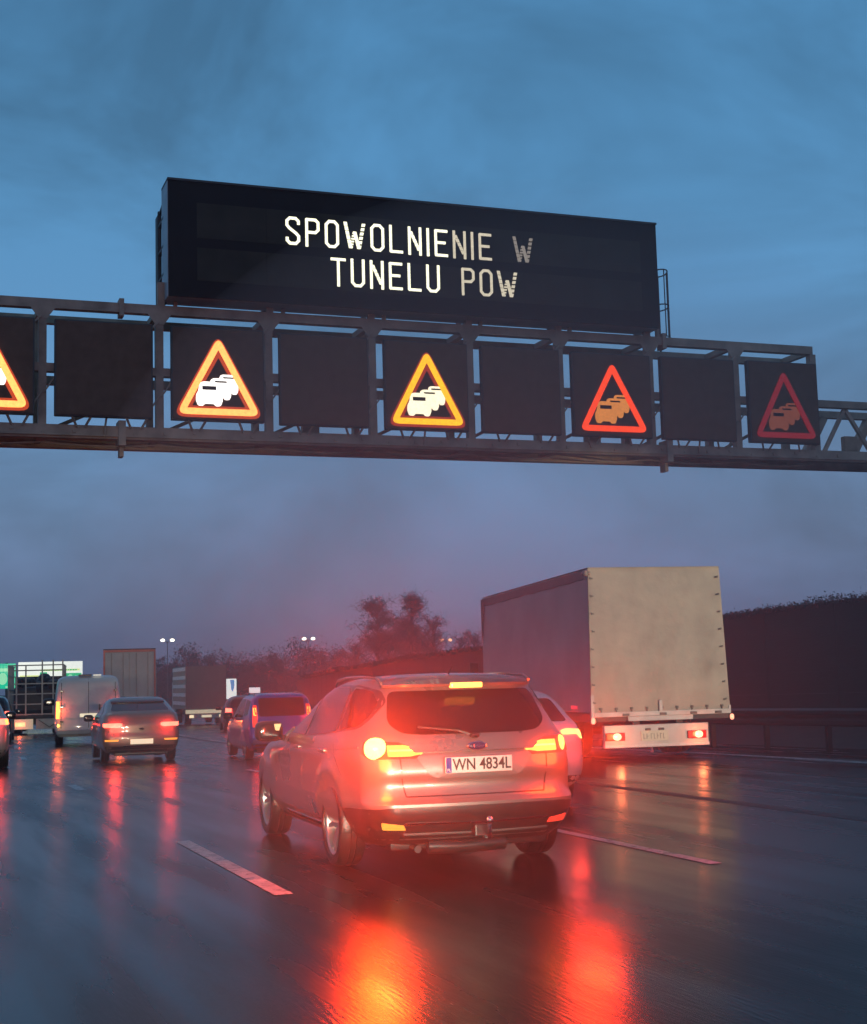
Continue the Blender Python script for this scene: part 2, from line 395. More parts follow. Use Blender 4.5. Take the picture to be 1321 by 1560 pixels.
def car_shell(keys, wb, wr, m, parent, bow=.09, rc=.22, flare=.02, nz=52, cut=True, dark=None, taper=.02):
    """keys: (z, y_rear, y_front, half_width)"""
    z0, z1 = keys[0][0], keys[-1][0]; rings = []
    zs = []
    for i in range(len(keys)-1):
        a, b = keys[i][0], keys[i+1][0]; k = max(2, int(round((b-a)/(z1-z0)*nz)))
        zs += [a+(b-a)*j/k for j in range(k)]
    zs.append(z1)
    for z in zs:
        yr, yf, w0 = lerpkeys(keys, z); h = []; w = w0*(1-taper)
        rcc = min(rc, w*.55); ry = min(rc*1.15, (yf-yr)*.3); bw = bow*(w/.9)**2
        for i in range(11):
            x = (w-rcc)*i/10; h.append((x, yr+bw*(x/w)**2))
        y0 = yr+bw*((w-rcc)/w)**2
        for i in range(1, 10):
            a = math.pi/2*i/10; h.append((w-rcc+rcc*math.sin(a)**.9, y0+ry*(1-math.cos(a)**.9)))
        fc = min(.55, (yf-yr)*.3); fb = .22*(w/.9)**2
        ya = y0+ry; yb = yf-fb-fc*.8
        for i in range(41):
            t = i/40; y = ya+(yb-ya)*t
            x = w0*(1-.035*max(0, (t-.72)/.28)**2)*(1-taper*max(0, (.3-t)/.3)**2)
            for ay in (0, wb):
                rr = math.hypot(y-ay, z-wr); x += flare*math.exp(-((rr-wr-.07)/.075)**2)*(1 if z < wr*2+.3 else 0)
            h.append((x, y))
        we = w0*.965
        for i in range(1, 11):
            a = math.pi/2*i/10; h.append((we-fc*.9*(1-math.cos(a)), yb+(yf-fb-yb)*math.sin(a)))
        xe = we-fc*.9
        for i in range(1, 7):
            x = xe*(1-i/6); h.append((x, yf-fb*(x/xe)**2 if xe > 0 else yf))
        rings.append([(x, y, z) for x, y in h]+[(-x, y, z) for x, y in h[-2:0:-1]])
    n = len(rings[0]); mb = MB()
    mb.add([p for r in rings for p in r], [(j*n+i, j*n+(i+1) % n, (j+1)*n+(i+1) % n, (j+1)*n+i) for j in range(len(rings)-1) for i in range(n)])
    # caps: pair the left and the right half across the middle
    half = n//2
    for base, fl in ((0, 0), ((len(rings)-1)*n, 1)):
        fs = []
        for i in range(half):
            a, b = i, i+1; c, d = (n-i-1) % n, (n-i) % n
            if i == 0: f = (base+0, base+1, base+n-1)
            elif i == half-1: f = (base+a, base+b, base+d)
            else: f = (base+a, base+b, base+c, base+d)
            fs.append(f)
        mb.add([], [])
        mb.f += [tuple(f) for f in fs]; mb.m += [0]*len(fs)
    o = mb.build('body', [m, dark or plast], parent, smooth=True)
    if cut:
        cm = MB()
        for ay in (0, wb):
            for sx in (-1, 1):
                k = 28; r = wr+.055; x0, x1 = (.52, 1.3) if sx > 0 else (-1.3, -.52)
                vs = [(x, ay+r*math.cos(2*math.pi*j/k), wr+.01+r*math.sin(2*math.pi*j/k)) for x in (x0, x1) for j in range(k)]
                cm.add(vs, [tuple(range(k)), tuple(range(2*k-1, k-1, -1))]+[(j, (j+1) % k, (j+1) % k+k, j+k) for j in range(k)])
        co = cm.build('cutter', dark or plast)
        md = o.modifiers.new('b', 'BOOLEAN'); md.operation = 'DIFFERENCE'; md.object = co; md.solver = 'EXACT'; md.material_mode = 'TRANSFER'
        dg = bpy.context.evaluated_depsgraph_get(); me = bpy.data.meshes.new_from_object(o.evaluated_get(dg))
        o.modifiers.clear(); o.data = me; bpy.data.objects.remove(co)
        me.polygons.foreach_set('use_smooth', [True]*len(me.polygons)); me.set_sharp_from_angle(angle=R(34))
    bm = bmesh.new(); bm.from_mesh(o.data); bv = BVHTree.FromBMesh(bm); bm.free()
    # uncut copy of the shell for skin panels near the arches
    return o, bv
WHEELS = {}
def wheel(parent, x, y, r, w=.205, spokes=5, rimc=None, twin=False):
    key = (r, w, spokes, x > 0, twin, rimc.name if rimc else '')
    sx = 1 if x > 0 else -1
    if key in WHEELS:
        a = WHEELS[key]; o = copy_tree(a, parent); o.location = (x, y, r); return o
    rr = r*.74; h = w/2
    t = MB(); t.lathe_x([(-h*.6, rr*.98), (-h*.95, rr*1.04), (-h, rr*1.18), (-h*.92, r*.95), (-h*.72, r*.992), (-h*.25, r), (-h*.2, r*.975), (-h*.14, r), (h*.14, r), (h*.2, r*.975), (h*.25, r), (h*.72, r*.992), (h*.92, r*.95), (h, rr*1.18), (h*.95, rr*1.04), (h*.6, rr*.98)])
    tyre = t.build('tyre', rubber, None, smooth=True)
    m = MB(); f = sx*h*.75
    m.lathe_x([(f, rr*.90), (f*1.12, rr*.97), (f*1.05, rr*1.0), (-f, rr*1.0), (-f, rr*.9), (f*.1, rr*.86), (f, rr*.90)])
    m.lathe_x([(f*.55, 0), (f*.62, rr*.10), (f*.55, rr*.2), (f*.1, rr*.22), (f*.1, 0)], n=16)
    for k in range(spokes*2):
        a = 2*math.pi*(k//2)/spokes+(.17 if k % 2 else -.17); ca, sa = math.cos(a), math.sin(a); bw = rr*.055
        vs = []
        for rad, fx, ww in ((rr*.12, .55, 1.5), (rr*.92, .88, 1.)):
            for dx in (0, -.22):
                for s_ in (-1, 1):
                    vs.append((f*(fx+dx), rad*ca-s_*bw*ww*sa, rad*sa+s_*bw*ww*ca))
        m.add(vs, ((0, 1, 5, 4), (2, 3, 7, 6), (0, 2, 6, 4), (1, 3, 7, 5), (0, 1, 3, 2), (4, 5, 7, 6)))
    d = MB(); d.lathe_x([(f*.02, 0), (f*.02, rr*.9)], n=24)
    m.v = m.v; rm = m.build('rim', rimc or rim_m, None, smooth=True)
    root = link(bpy.data.objects.new('wheel', None), parent); root.location = (x, y, r); root.empty_display_size = .1
    tyre.parent = root; rm.parent = root
    b = d.build('brake_disc', mat('brake_disc', (.05, .05, .05), .5, .5), root, smooth=True)
    WHEELS[key] = root; return root
def lamp_light(parent, loc, e, col=(1, .045, .01), r=.07, name='lamp_light'):
    d = bpy.data.lights.new(name, 'POINT'); d.energy = e; d.color = col; d.shadow_soft_size = r
    o = link(bpy.data.objects.new(name, d), parent); o.location = loc; return o
def spot(parent, loc, e, col=(1, .045, .01), r=.06, ang=165):
    d = bpy.data.lights.new('lamp_light', 'SPOT'); d.energy = e; d.color = col; d.shadow_soft_size = r; d.spot_size = R(ang); d.spot_blend = .6
    o = link(bpy.data.objects.new('lamp_light', d), parent); o.location = loc; o.rotation_euler = (R(-90), 0, 0); return o
def text_mesh(name, s, m, parent, loc, size, rot=(R(90), 0, 0), ext=.002, sx=1., bold=.0):
    cu = bpy.data.curves.new(name, 'FONT'); cu.body = s; cu.size = size; cu.extrude = ext; cu.align_x = 'CENTER'; cu.align_y = 'CENTER'; cu.offset = bold
    o = bpy.data.objects.new(name, cu); C.objects.link(o)
    me = bpy.data.meshes.new_from_object(o.evaluated_get(bpy.context.evaluated_depsgraph_get())); bpy.data.objects.remove(o)
    me.materials.clear(); me.materials.append(m)
    o = link(bpy.data.objects.new(name, me), parent); o.location = loc; o.rotation_euler = rot; o.scale = (sx, 1, 1); return o
def mirror(parent, x, y, z, m, s=1.):
    mb = MB(); sg = 1 if x > 0 else -1
    mb.ell((x, y, z), (.115*s, .075*s, .085*s), .55)
    mb.bar((x-sg*.08*s, y+.01, z-.05*s), (x-sg*.22*s, y+.03, z-.08*s), .05, .05)
    o = mb.build('door_mirror', m, parent, smooth=True)
    g_ = MB(); g_.ell((x, y-.068*s, z), (.09*s, .014, .063*s), .5)
    g_.build('mirror_glass', glass, o, smooth=True); return o

red_hot = glow('brake_lens_bright', (1, .12, .02), 9, (.3, .02, .02))
red_far = glow('brake_lens_far', (1, .10, .06), 6, (.3, .02, .02))
red_dim = glow('tail_lens', (1, .06, .03), 1.1, (.3, .02, .02))
red_off = mat('red_reflector', (.35, .012, .01), .2, 0, .1, 8, coat=.5)
amber = glow('indicator_lens', (1, .42, .04), 10, (.4, .15, .02))
amber_dim = glow('indicator_lens_soft', (1, .35, .05), 1.3, (.4, .15, .02))
white_hot = glow('indicator_bulb', (1, .42, .10), 7, (.5, .3, .1)); white_warm = glow('indicator_bulb_soft', (1, .30, .06), 5, (.5, .3, .1))

# ------------------------------------------------------------------ silver estate car
def silver_estate():
    t = thing('estate_car', 'silver estate car with glowing brake lights and tow bar, nearest in the next lane', 'car', (4.035, 11.0, 0), R(-2.4))
    K = [(.20, -.72, 3.20, .74), (.26, -.86, 3.42, .80), (.36, -.945, 3.52, .865), (.47, -.985, 3.56, .90), (.52, -.985, 3.57, .91), (.56, -.94, 3.55, .912),
         (.66, -.915, 3.5, .915), (.74, -.935, 3.4, .912), (.82, -.925, 3.25, .91), (.90, -.90, 2.9, .90), (.96, -.885, 2.45, .885), (1.0, -.87, 2.2, .865), (1.06, -.82, 2.02, .835),
         (1.14, -.765, 1.82, .80), (1.25, -.69, 1.55, .755), (1.34, -.625, 1.28, .71), (1.395, -.60, 1.05, .66), (1.43, -.56, .85, .58), (1.452, -.42, .62, .46), (1.465, -.2, .4, .28), (1.47, 0, .3, .1)]
    body, bv = car_shell(K, 2.65, .33, silver, t, bow=.10, rc=.26, flare=.020, taper=.085)
    def P(name, poly, mode, m, off=.004, r=.02, sx=1, par=None, step=.04, ax=(.45, .5), skirt=.012):
        return patch(bv, rpoly(poly, r) if r else poly, mode, off, step, skirt, sx, ax).build(name, m, par or t, smooth=True)
    # rear glass
    P('rear_window', [(-.565, 1.335), (.565, 1.335), (.60, 1.22), (.625, 1.10), (.54, 1.03), (.40, 1.015), (-.40, 1.015), (-.54, 1.03), (-.625, 1.10), (-.60, 1.22)], 'r', glass, .004, .05, step=.05)
    # spoiler and high brake light
    sp = MB(); pts = []
    n = 24
    for i in range(n+1):
        x = -.60+1.2*i/n; w_ = 1-(abs(x)/.62)**4; y0 = -.60+.11*(x/.6)**2
        pts += [(x, y0-.13*max(w_, .1), 1.368), (x, y0-.145*max(w_, .1), 1.385), (x, y0+.02, 1.425-.02*(x/.6)**2), (x, y0+.05, 1.36)]
    sp.add(pts, [(i*4+j, i*4+(j+1) % 4, (i+1)*4+(j+1) % 4, (i+1)*4+j) for i in range(n) for j in range(4)]+[(0, 1, 2, 3), (n*4+3, n*4+2, n*4+1, n*4)])
    spo = sp.build('roof_spoiler', silver, t, smooth=True)
    MB().bbox((-.125, -.765, 1.352), (.125, -.70, 1.392), .012).build('high_brake_light', glow('high_brake', (1, .32, .05), 6, (.3, .02, .02)), t)
    # side glass
    for sx in (-1, 1):
        P('window_surround', [(2.0, .955), (1.62, 1.17), (1.25, 1.345), (.75, 1.392), (-.1, 1.39), (-.50, 1.345), (-.62, 1.25), (-.58, 1.13), (-.42, 1.06), (.3, 1.0), (1.2, .96)], 's', plast, .002, .05, sx)
        for pl in ([(1.85, .985), (1.56, 1.17), (1.22, 1.315), (.93, 1.36), (.93, .985)], [(.86, .985), (.86, 1.365), (.1, 1.372), (-.02, 1.33), (-.02, 1.035), (.3, 1.01)], [(-.09, 1.045), (-.09, 1.365), (-.42, 1.335), (-.56, 1.25), (-.54, 1.15), (-.40, 1.08)]):
            P('side_window', pl, 's', glass, .006, .03, sx, step=.05)
        # door gaps, sill trim, handles
        for pts in ([(.90, .97), (.92, .6), (.92, .33)], [(-.03, 1.03), (-.12, .86), (-.30, .72)], [(1.98, .95), (2.05, .7), (2.0, .4)], [(2.0, .36), (1.2, .335), (.42, .335)]):
            P('door_gap', strip(pts, .009), 's', plast, .001, 0, sx, step=.08)
        P('shoulder_line', strip([(2.4, .83), (1.2, .865), (0, .90), (-.6, .93)], .012), 's', silver, .007, 0, sx, step=.1)
        P('sill_trim', strip([(1.95, .285), (1.2, .275), (.45, .275)], .03), 's', chrome, .006, 0, sx)
        P('sill', [(2.2, .21), (.42, .21), (.42, .25), (2.2, .26)], 's', plast, .004, 0, sx)
        for yh in (1.10, .18):
            hb = MB(); hb.ell((sx*.905, yh, .885), (.03, .10, .016), .6); hb.build('door_handle', silver, t, smooth=True)
        P('door_mirror_base', [(1.78, .95), (1.64, .95), (1.64, 1.02), (1.72, 1.02)], 's', plast, .02, 0, sx)
        mi = mirror(t, sx*1.03, 1.73, 1.0, plast, 1.08)
        b = MB(); b.add([(sx*1.0, 1.640, 1.065), (sx*.935, 1.640, 1.065), (sx*.955, 1.640, 1.005), (sx*.99, 1.636, 1.01)], [(0, 1, 2, 3)])
        b.build('mirror_indicator', glow('mirror_lamp', (1, .75, .3), 1.3), mi)
    # roof rails
    for sx in (-1, 1):
        m = MB(); m.tube([(sx*.60, -.50, 1.40), (sx*.605, -.38, 1.438), (sx*.60, 0, 1.452), (sx*.585, .6, 1.45), (sx*.575, .95, 1.43), (sx*.57, 1.05, 1.39)], .012, 6)
        m.build('roof_rail', silver, t, smooth=True)
    # tailgate gap and bumper joints
    for sx in (-1, 1):
        P('tailgate_gap', strip([(sx*.575, .85), (sx*.565, .70), (sx*.54, .575)], .009), 'r', plast, .001, 0)
    P('tailgate_gap', strip([(-.54, .573), (.54, .573)], .009), 'r', plast, .001, 0)
    P('plate_recess', [(-.46, .865), (.46, .865), (.36, .722), (.30, .70), (-.30, .70), (-.36, .722)], 'r', mat('silver_recess', (.25, .245, .24), .4, .5, .1, 3), .003, .03)
    P('tailgate_trim', [(-.50, .945), (.50, .945), (.50, .915), (.46, .885), (-.46, .885), (-.50, .915)], 'r', silver, .022, .012, skirt=.02)
    # emblem
    em = MB(); em.ell((0, -.953, .925), (.075, .012, .034), 1); emo = em.build('emblem', chrome, t, smooth=True)
    em = MB(); em.ell((0, -.960, .925), (.066, .009, .027), 1); e2 = em.build('emblem_field', mat('emblem_blue', (.02, .03, .09), .25), emo, smooth=True)
    em = MB(); em.tube([(-.045, -.971, .925), (-.03, -.971, .937), (-.03, -.971, .915), (-.015, -.971, .922), (0, -.972, .93), (.01, -.972, .918), (.025, -.971, .928), (.035, -.971, .918), (.045, -.971, .93)], .003, 4); em.build('emblem_script', chrome, emo)
    # number plate
    pl = MB(); pl.bbox((-.26, -.985, .735), (.26, -.965, .85), .004); plo = pl.build('number_plate', plate_m, t)
    MB().box((-.256, -.9875, .739), (-.215, -.984, .846)).build('plate_band', blue_m, plo)
    text_mesh('plate_country', 'PL', plate_m, plo, (-.2355, -.988, .757), .028)
    text_mesh('plate_text', 'WN 4834L', ink, plo, (.022, -.988, .7915), .118, sx=.84, bold=.0016, ext=.001)
    # lower bumper, towbar
    P('lower_bumper', [(-.78, .48), (-.68, .50), (.68, .50), (.78, .48), (.76, .30), (.68, .225), (-.68, .225), (-.76, .30)], 'r', plast, .004, .02)
    P('bumper_strip', strip([(-.56, .385), (0, .375), (.56, .385)], .014), 'r', chrome, .008, 0)
    P('bumper_strip', strip([(-.56, .305), (0, .30), (.56, .305)], .012), 'r', mat('grey_trim', (.3, .3, .3), .25, .5), .008, 0)
    for sx in (-1, 1):
        P('lower_bumper_corner', [(.1, .50), (.52, .475), (.56, .28), (.4, .22), (.1, .22)], 'c', plast, .005, 0, sx)
        P('rear_reflector', [(sx*.57, .375), (sx*.72, .395), (sx*.705, .345), (sx*.55, .34)], 'r', amber_dim if sx < 0 else red_dim, .01, .008, step=.03)
    MB().bbox((-.05, -1.0, .27), (.05, -.9, .36), .01).build('tow_bracket', plast, t)
    tb = MB(); tb.tube([(0.03, -.9, .30), (.03, -1.0, .27), (.03, -1.07, .27), (.03, -1.09, .31), (.03, -1.09, .37)], .016, 8)
    tb.ell((.03, -1.09, .395), (.028, .028, .03), 1)
    tb.build('tow_bar', chrome, t, smooth=True)
    ud = MB(); ud.bbox((-.62, -.72, .17), (.62, .3, .30), .03); ud.tube([(-.35, -.78, .2), (-.1, -.80, .19), (.25, -.78, .2)], .055, 10); ud.tube([(-.45, -.6, .19), (-.45, -.86, .19)], .028, 8)
    ud.build('underbody', plast, t, smooth=True)
    # tail lamps: lens on the tailgate, lens wrapping the corner, indicator bulb
    for sx in (-1, 1):
        a = P('tail_lamp', [(.0, .905), (.0, .875), (.08, .845), (.80, .85), (.98, .89), (.97, .97), (.7, .975), (.35, .965)], 'c', red_dim, .010, .01, sx, ax=(.42, -.42), step=.03)
        a.name = 'tail_lamp'
        P('tail_lens', [(sx*.385, .905), (sx*.41, .875), (sx*.50, .86), (sx*.66, .862), (sx*.66, .945), (sx*.54, .945)], 'r', red_hot, .014, .008, par=a, step=.03)
        P('lens_band', strip([(sx*.41, .903), (sx*.54, .905), (sx*.65, .905)], .014), 'r', amber, .019, 0, par=a, step=.03)
        bl = MB()
        if sx < 0: bl.ell((-.735, -.79, .925), (.085, .075, .08), .9)  # left bulb enlarged to the size of the lamp's bloom
        else: bl.ell((.725, -.80, .915), (.026, .06, .062), .9)
        bl.build('indicator_bulb', white_hot if sx < 0 else white_warm, a, smooth=True)
    for x in (-.79, .79):
        for y in (0, 2.65): wheel(t, x, y, .33, .215)
    m = MB(); m.tube([(0, -.905, 1.0), (-.12, -.87, 1.04), (-.42, -.835, 1.075)], .009, 5); m.ell((0, -.90, 1.0), (.04, .025, .02), .8, 10, 6); m.build('rear_wiper', plast, t)
    m = MB(); m.tube([(0, -.30, 1.45), (0, -.42, 1.52)], .006, 5); m.build('roof_antenna', plast, t)
    # windscreen
    P('windscreen', [(-.62, 1.06), (.62, 1.06), (.55, 1.36), (-.55, 1.36)], 'f', glass, .004, .04, step=.07)
    for sx in (-1, 1): P('headlamp', [(sx*.45, .66), (sx*.75, .70), (sx*.78, .80), (sx*.5, .76)], 'f', mat('clear_lens', (.5, .5, .5), .1), .006, .02, step=.06)
    lamp_light(t, (-.86, -1.12, .93), GLOW, (1, .034, .002), .20)
    lamp_light(t, (.80, -1.12, .92), GLOW*.3, (1, .034, .002), .18)
    return t
silver_estate()

# ------------------------------------------------------------------ other cars
def simple_car(name, label, loc, rz, K, wb, wr, paintm, rear_win, side_wins, lamps, plate, extra=None, group=None, sc=1., mirrors=None, track=.77, glow_e=0, lampz=.9, rc=.22, bow=.09, plastz=(.22, .40), lamp_side=None):
    t = thing(name, label, 'car', loc, rz, group)
    body, bv = car_shell(K, wb, wr, paintm, t, nz=36, rc=rc, bow=bow, taper=.03)
    def P(nm, poly, mode, m, off=.004, r=.02, sx=1, par=None, step=.06, ax=(.42, .4)):
        return patch(bv, rpoly(poly, r) if r else poly, mode, off, step, .012, sx, ax).build(nm, m, par or t, smooth=True)
    P('rear_window', rear_win, 'r', glass, .004, .05)
    for sx in (-1, 1):
        for w_ in side_wins: P('side_window', w_, 's', glass, .005, .04, sx, step=.08)
    wk = K[3][3]
    P('lower_bumper', [(-wk*.9, plastz[1]), (wk*.9, plastz[1]), (wk*.88, plastz[0]+.02), (-wk*.88, plastz[0]+.02)], 'r', plast, .004, .03)
    for poly, m_, md in lamps:
        for sx in (-1, 1):
            P('tail_lamp', [(x*sx, z) if md == 'r' else (x, z) for x, z in poly], md, m_, .012, .012, sx, step=.04)
    if plate:
        cx_, cz_, w_, h_, y_ = plate
        po = MB().bbox((cx_-w_/2, y_-.02, cz_-h_/2), (cx_+w_/2, y_, cz_+h_/2), .004).build('number_plate', glow('lit_plate', (1, .86, .55), .75, (.6, .6, .5)), t)  # light falling on the plate is put in as emission
    for x, y, z in (mirrors or []): mirror(t, x, y, z, plast, 1.)
    for x in (-track, track):
        for y in (0, wb): wheel(t, x, y, wr, .2)
    P('windscreen', [(-.5, K[-6][0]-.12), (.5, K[-6][0]-.12), (.45, K[-4][0]-.02), (-.45, K[-4][0]-.02)], 'f', glass, .004, .04, step=.1)
    MB().bbox((-.6, -.6, .17), (.6, wb-.5, .3), .03).build('underbody', plast, t)
    if glow_e:
        for sx in (-1, 1): lamp_light(t, (sx*.62, K[3][1]-.12, lampz), glow_e, (1, .03, .02), .07)
    if extra: extra(t, P, bv)
    t.scale = (sc, sc, sc)
    return t

sedan_p = mat('dark_brown_grey_paint', (.24, .18, .14), .35, .3, .08, 3, coat=.7)
def sedan_extra(t, P, bv):
    for sx in (-1, 1):
        P('fog_reflector', [(sx*.52, .555), (sx*.83, .555), (sx*.82, .515), (sx*.53, .515)], 'r', amber_dim, .01, .008)
    P('bumper_strip', strip([(-.42, .40), (.42, .40)], .035), 'r', chrome, .01, 0)
    m = MB(); m.tube([(-.035, -1.0, .79), (.035, -1.0, .79)], .02, 6); m.ell((0, -.985, .79), (.06, .02, .025), 1); m.build('emblem', mat('dark_badge', (.03, .03, .03), .3), t, smooth=True)
    m = MB(); m.add([(-.01, -.1, 1.52), (.01, -.1, 1.52), (.008, .02, 1.52), (-.008, .02, 1.52), (0, -.1, 1.575)], [(0, 1, 2, 3), (0, 1, 4), (1, 2, 4), (2, 3, 4), (3, 0, 4)]); m.build('roof_antenna', plast, t)
    P('spoiler_lip', strip([(-.62, 1.40), (.62, 1.40)], .04), 'r', plast, .03, 0)
simple_car('crossover_car', 'dark grey brown coupe crossover with wide glowing red tail lamps and lit plate', (4.80, 32.0, gz(32)), R(-3), [
    (.24, -.75, 3.2, .78), (.32, -.90, 3.42, .85), (.45, -.97, 3.5, .90), (.60, -.98, 3.5, .92), (.72, -.96, 3.45, .925), (.85, -.96, 3.3, .92), (1.02, -.92, 2.7, .90), (1.12, -.86, 2.2, .87),
    (1.18, -.76, 1.95, .82), (1.27, -.46, 1.6, .79), (1.36, -.14, 1.3, .745), (1.43, .06, 1.1, .69), (1.48, .25, .9, .62), (1.51, .4, .75, .46), (1.52, .5, .7, .12)],
    2.68, .35, sedan_p, [(-.58, 1.385), (.58, 1.385), (.68, 1.205), (-.68, 1.205)],
    [[(1.95, 1.03), (1.45, 1.28), (1.0, 1.39), (.95, 1.03)], [(.88, 1.03), (.88, 1.40), (.35, 1.39), (-.30, 1.14), (-.2, 1.05)]],
    [([(.44, .915), (.44, .855), (.50, .83), (.84, .835), (.86, .86), (.86, .925), (.5, .93)], red_far, 'r'), ([(.55, .92), (.55, .86), (.95, .88), (1.1, .91)], red_dim, 'c')],
    (0, .50, .52, .115, -.985), sedan_extra, sc=.91, mirrors=[(-1.04, 1.65, 1.02), (1.04, 1.65, 1.02)], glow_e=16, lampz=.88)

blue_p = mat('dark_blue_paint', (.02, .085, .40), .28, .35, .08, 3, coat=.8)
def blue_extra(t, P, bv):
    MB().bbox((-.30, -.80, .60), (-.14, -.785, .63), .003).build('tailgate_badge', chrome, t)
    P('bumper_strip', strip([(-.70, .43), (.70, .43)], .09), 'r', mat('light_blue_bumper', (.09, .14, .28), .4, 0, .1, 3), .015, 0)
    po = MB().bbox((-.26, -.85, .42), (.26, -.835, .52), .004).build('number_plate', glow('lit_plate_white', (1, .85, .6), .55, (.6, .6, .5)), t)  # plate brightness from lamplight put in as emission
    MB().box((-.10, -.842, .335), (.05, -.832, .38)).build('bumper_light', glow('yellow_light', (1, .6, .1), 1.6), t)
    for sx in (-1, 1): MB().tube([(sx*.58, -.35, 1.50), (sx*.57, .5, 1.545), (sx*.56, 1.2, 1.50)], .014, 6).build('roof_rail', plast, t, smooth=True)
    m = MB(); m.ell((-.25, -.1, 1.16), (.12, .06, .14), .8); m.ell((.25, -.1, 1.16), (.12, .06, .14), .8); m.build('head_rest', plast, t, smooth=True)
simple_car('small_car', 'dark blue small hatchback with tall narrow tail lamps ahead of the silver estate', (7.50, 30.4, gz(31)), R(-3), [
    (.22, -.55, 2.9, .70), (.30, -.72, 3.0, .76), (.42, -.79, 3.05, .80), (.55, -.80, 3.05, .81), (.70, -.77, 3.0, .81), (.85, -.75, 2.85, .80), (.95, -.73, 2.4, .79), (1.02, -.71, 2.1, .78),
    (1.15, -.66, 1.85, .75), (1.30, -.60, 1.6, .715), (1.40, -.56, 1.4, .68), (1.47, -.50, 1.2, .62), (1.51, -.40, 1.0, .50), (1.53, -.2, .8, .32), (1.535, 0, .6, .12)],
    2.30, .29, blue_p, [(-.53, 1.42), (.53, 1.42), (.54, 1.0), (-.54, 1.0)],
    [[(1.85, .97), (1.4, 1.30), (1.1, 1.40), (.85, 1.40), (.85, .97)], [(.78, .97), (.78, 1.40), (.15, 1.40), (.1, .98)], [(.02, 1.0), (.02, 1.40), (-.40, 1.36), (-.40, 1.05)]],
    [([(.58, 1.26), (.66, 1.26), (.70, .98), (.70, .76), (.60, .76), (.58, 1.0)], red_dim, 'r'), ([(.60, 1.20), (.665, 1.20), (.67, 1.02), (.60, 1.02)], red_hot, 'r')],
    None, blue_extra, sc=.9, mirrors=[(-.92, 1.55, 1.0), (.92, 1.55, 1.0)], track=.68, glow_e=4, lampz=1.1, rc=.12, bow=.05)

white_p = mat('white_car_paint', (.66, .65, .62), .3, 0, .05, 3, coat=.7)
simple_car('hatchback_car', 'white hatchback half hidden behind the silver estate, next to the tarpaulin truck', (6.22, 15.0, 0), R(-4), [
    (.22, -.62, 3.0, .72), (.30, -.76, 3.15, .80), (.42, -.85, 3.25, .86), (.55, -.87, 3.25, .875), (.68, -.85, 3.2, .88), (.82, -.84, 3.1, .875), (.93, -.80, 2.6, .86), (1.0, -.76, 2.2, .84),
    (1.10, -.62, 1.95, .79), (1.22, -.50, 1.65, .73), (1.32, -.38, 1.4, .66), (1.38, -.28, 1.2, .58), (1.42, -.12, 1.0, .46), (1.44, .1, .85, .30), (1.445, .2, .7, .12)],
    2.58, .31, white_p, [(-.55, 1.31), (.55, 1.31), (.66, 1.04), (-.66, 1.04)],
    [[(1.85, .98), (1.4, 1.22), (1.05, 1.31), (.85, 1.31), (.85, .99)], [(.78, .99), (.78, 1.31), (.2, 1.31), (-.15, 1.2), (-.2, 1.04)]],
    [([(.52, .93), (.60, .95), (.84, .93), (.87, .80), (.78, .84), (.74, .885), (.54, .885)], glow('hatch_lens', (1, .45, .12), 3.5, (.3, .02, .02)), 'r'), ([(.56, .92), (1.05, .95), (1.0, .83), (.6, .82)], red_dim, 'c')],
    (0, .60, .52, .115, -.885), None, sc=.9, mirrors=[(1.0, 1.6, .98)], glow_e=7)

red_p = mat('dark_red_paint', (.07, .022, .022), .3, .3, .1, 3, coat=.7)
simple_car('small_car', 'dark red car further ahead, partly hidden behind the blue hatchback', (13.85, 62, gz(62)), R(-8), [
    (.22, -.55, 2.9, .72), (.30, -.72, 3.0, .80), (.42, -.79, 3.05, .85), (.55, -.80, 3.05, .86), (.70, -.77, 3.0, .86), (.85, -.75, 2.85, .85), (.95, -.73, 2.4, .84), (1.02, -.70, 2.1, .82),
    (1.15, -.58, 1.85, .76), (1.30, -.46, 1.6, .70), (1.40, -.36, 1.4, .62), (1.47, -.26, 1.2, .52), (1.51, -.1, 1.0, .40), (1.53, 0, .8, .26), (1.535, .1, .6, .12)],
    2.5, .31, red_p, [(-.53, 1.38), (.53, 1.38), (.62, 1.06), (-.62, 1.06)],
    [[(1.85, .99), (1.4, 1.30), (1.1, 1.38), (.85, 1.38), (.85, .99)], [(.78, .99), (.78, 1.38), (.1, 1.36), (0, 1.02)]],
    [([(.56, 1.0), (.80, 1.02), (.82, .84), (.58, .86)], red_far, 'r'), ([(.6, .80), (.80, .80), (.80, .72), (.6, .72)], red_dim, 'r')],
    (0, .62, .5, .11, -.83), None, mirrors=[(-1.0, 1.6, 1.0)], glow_e=5)
left_p = mat('light_grey_paint', (.36, .34, .33), .3, .3, .06, 3, coat=.7)
def left_extra(t, P, bv):
    P('shoulder_trim', strip([(.6, .48), (0, .74), (-.5, .70)], .03), 's', chrome, .012, 0, 1)
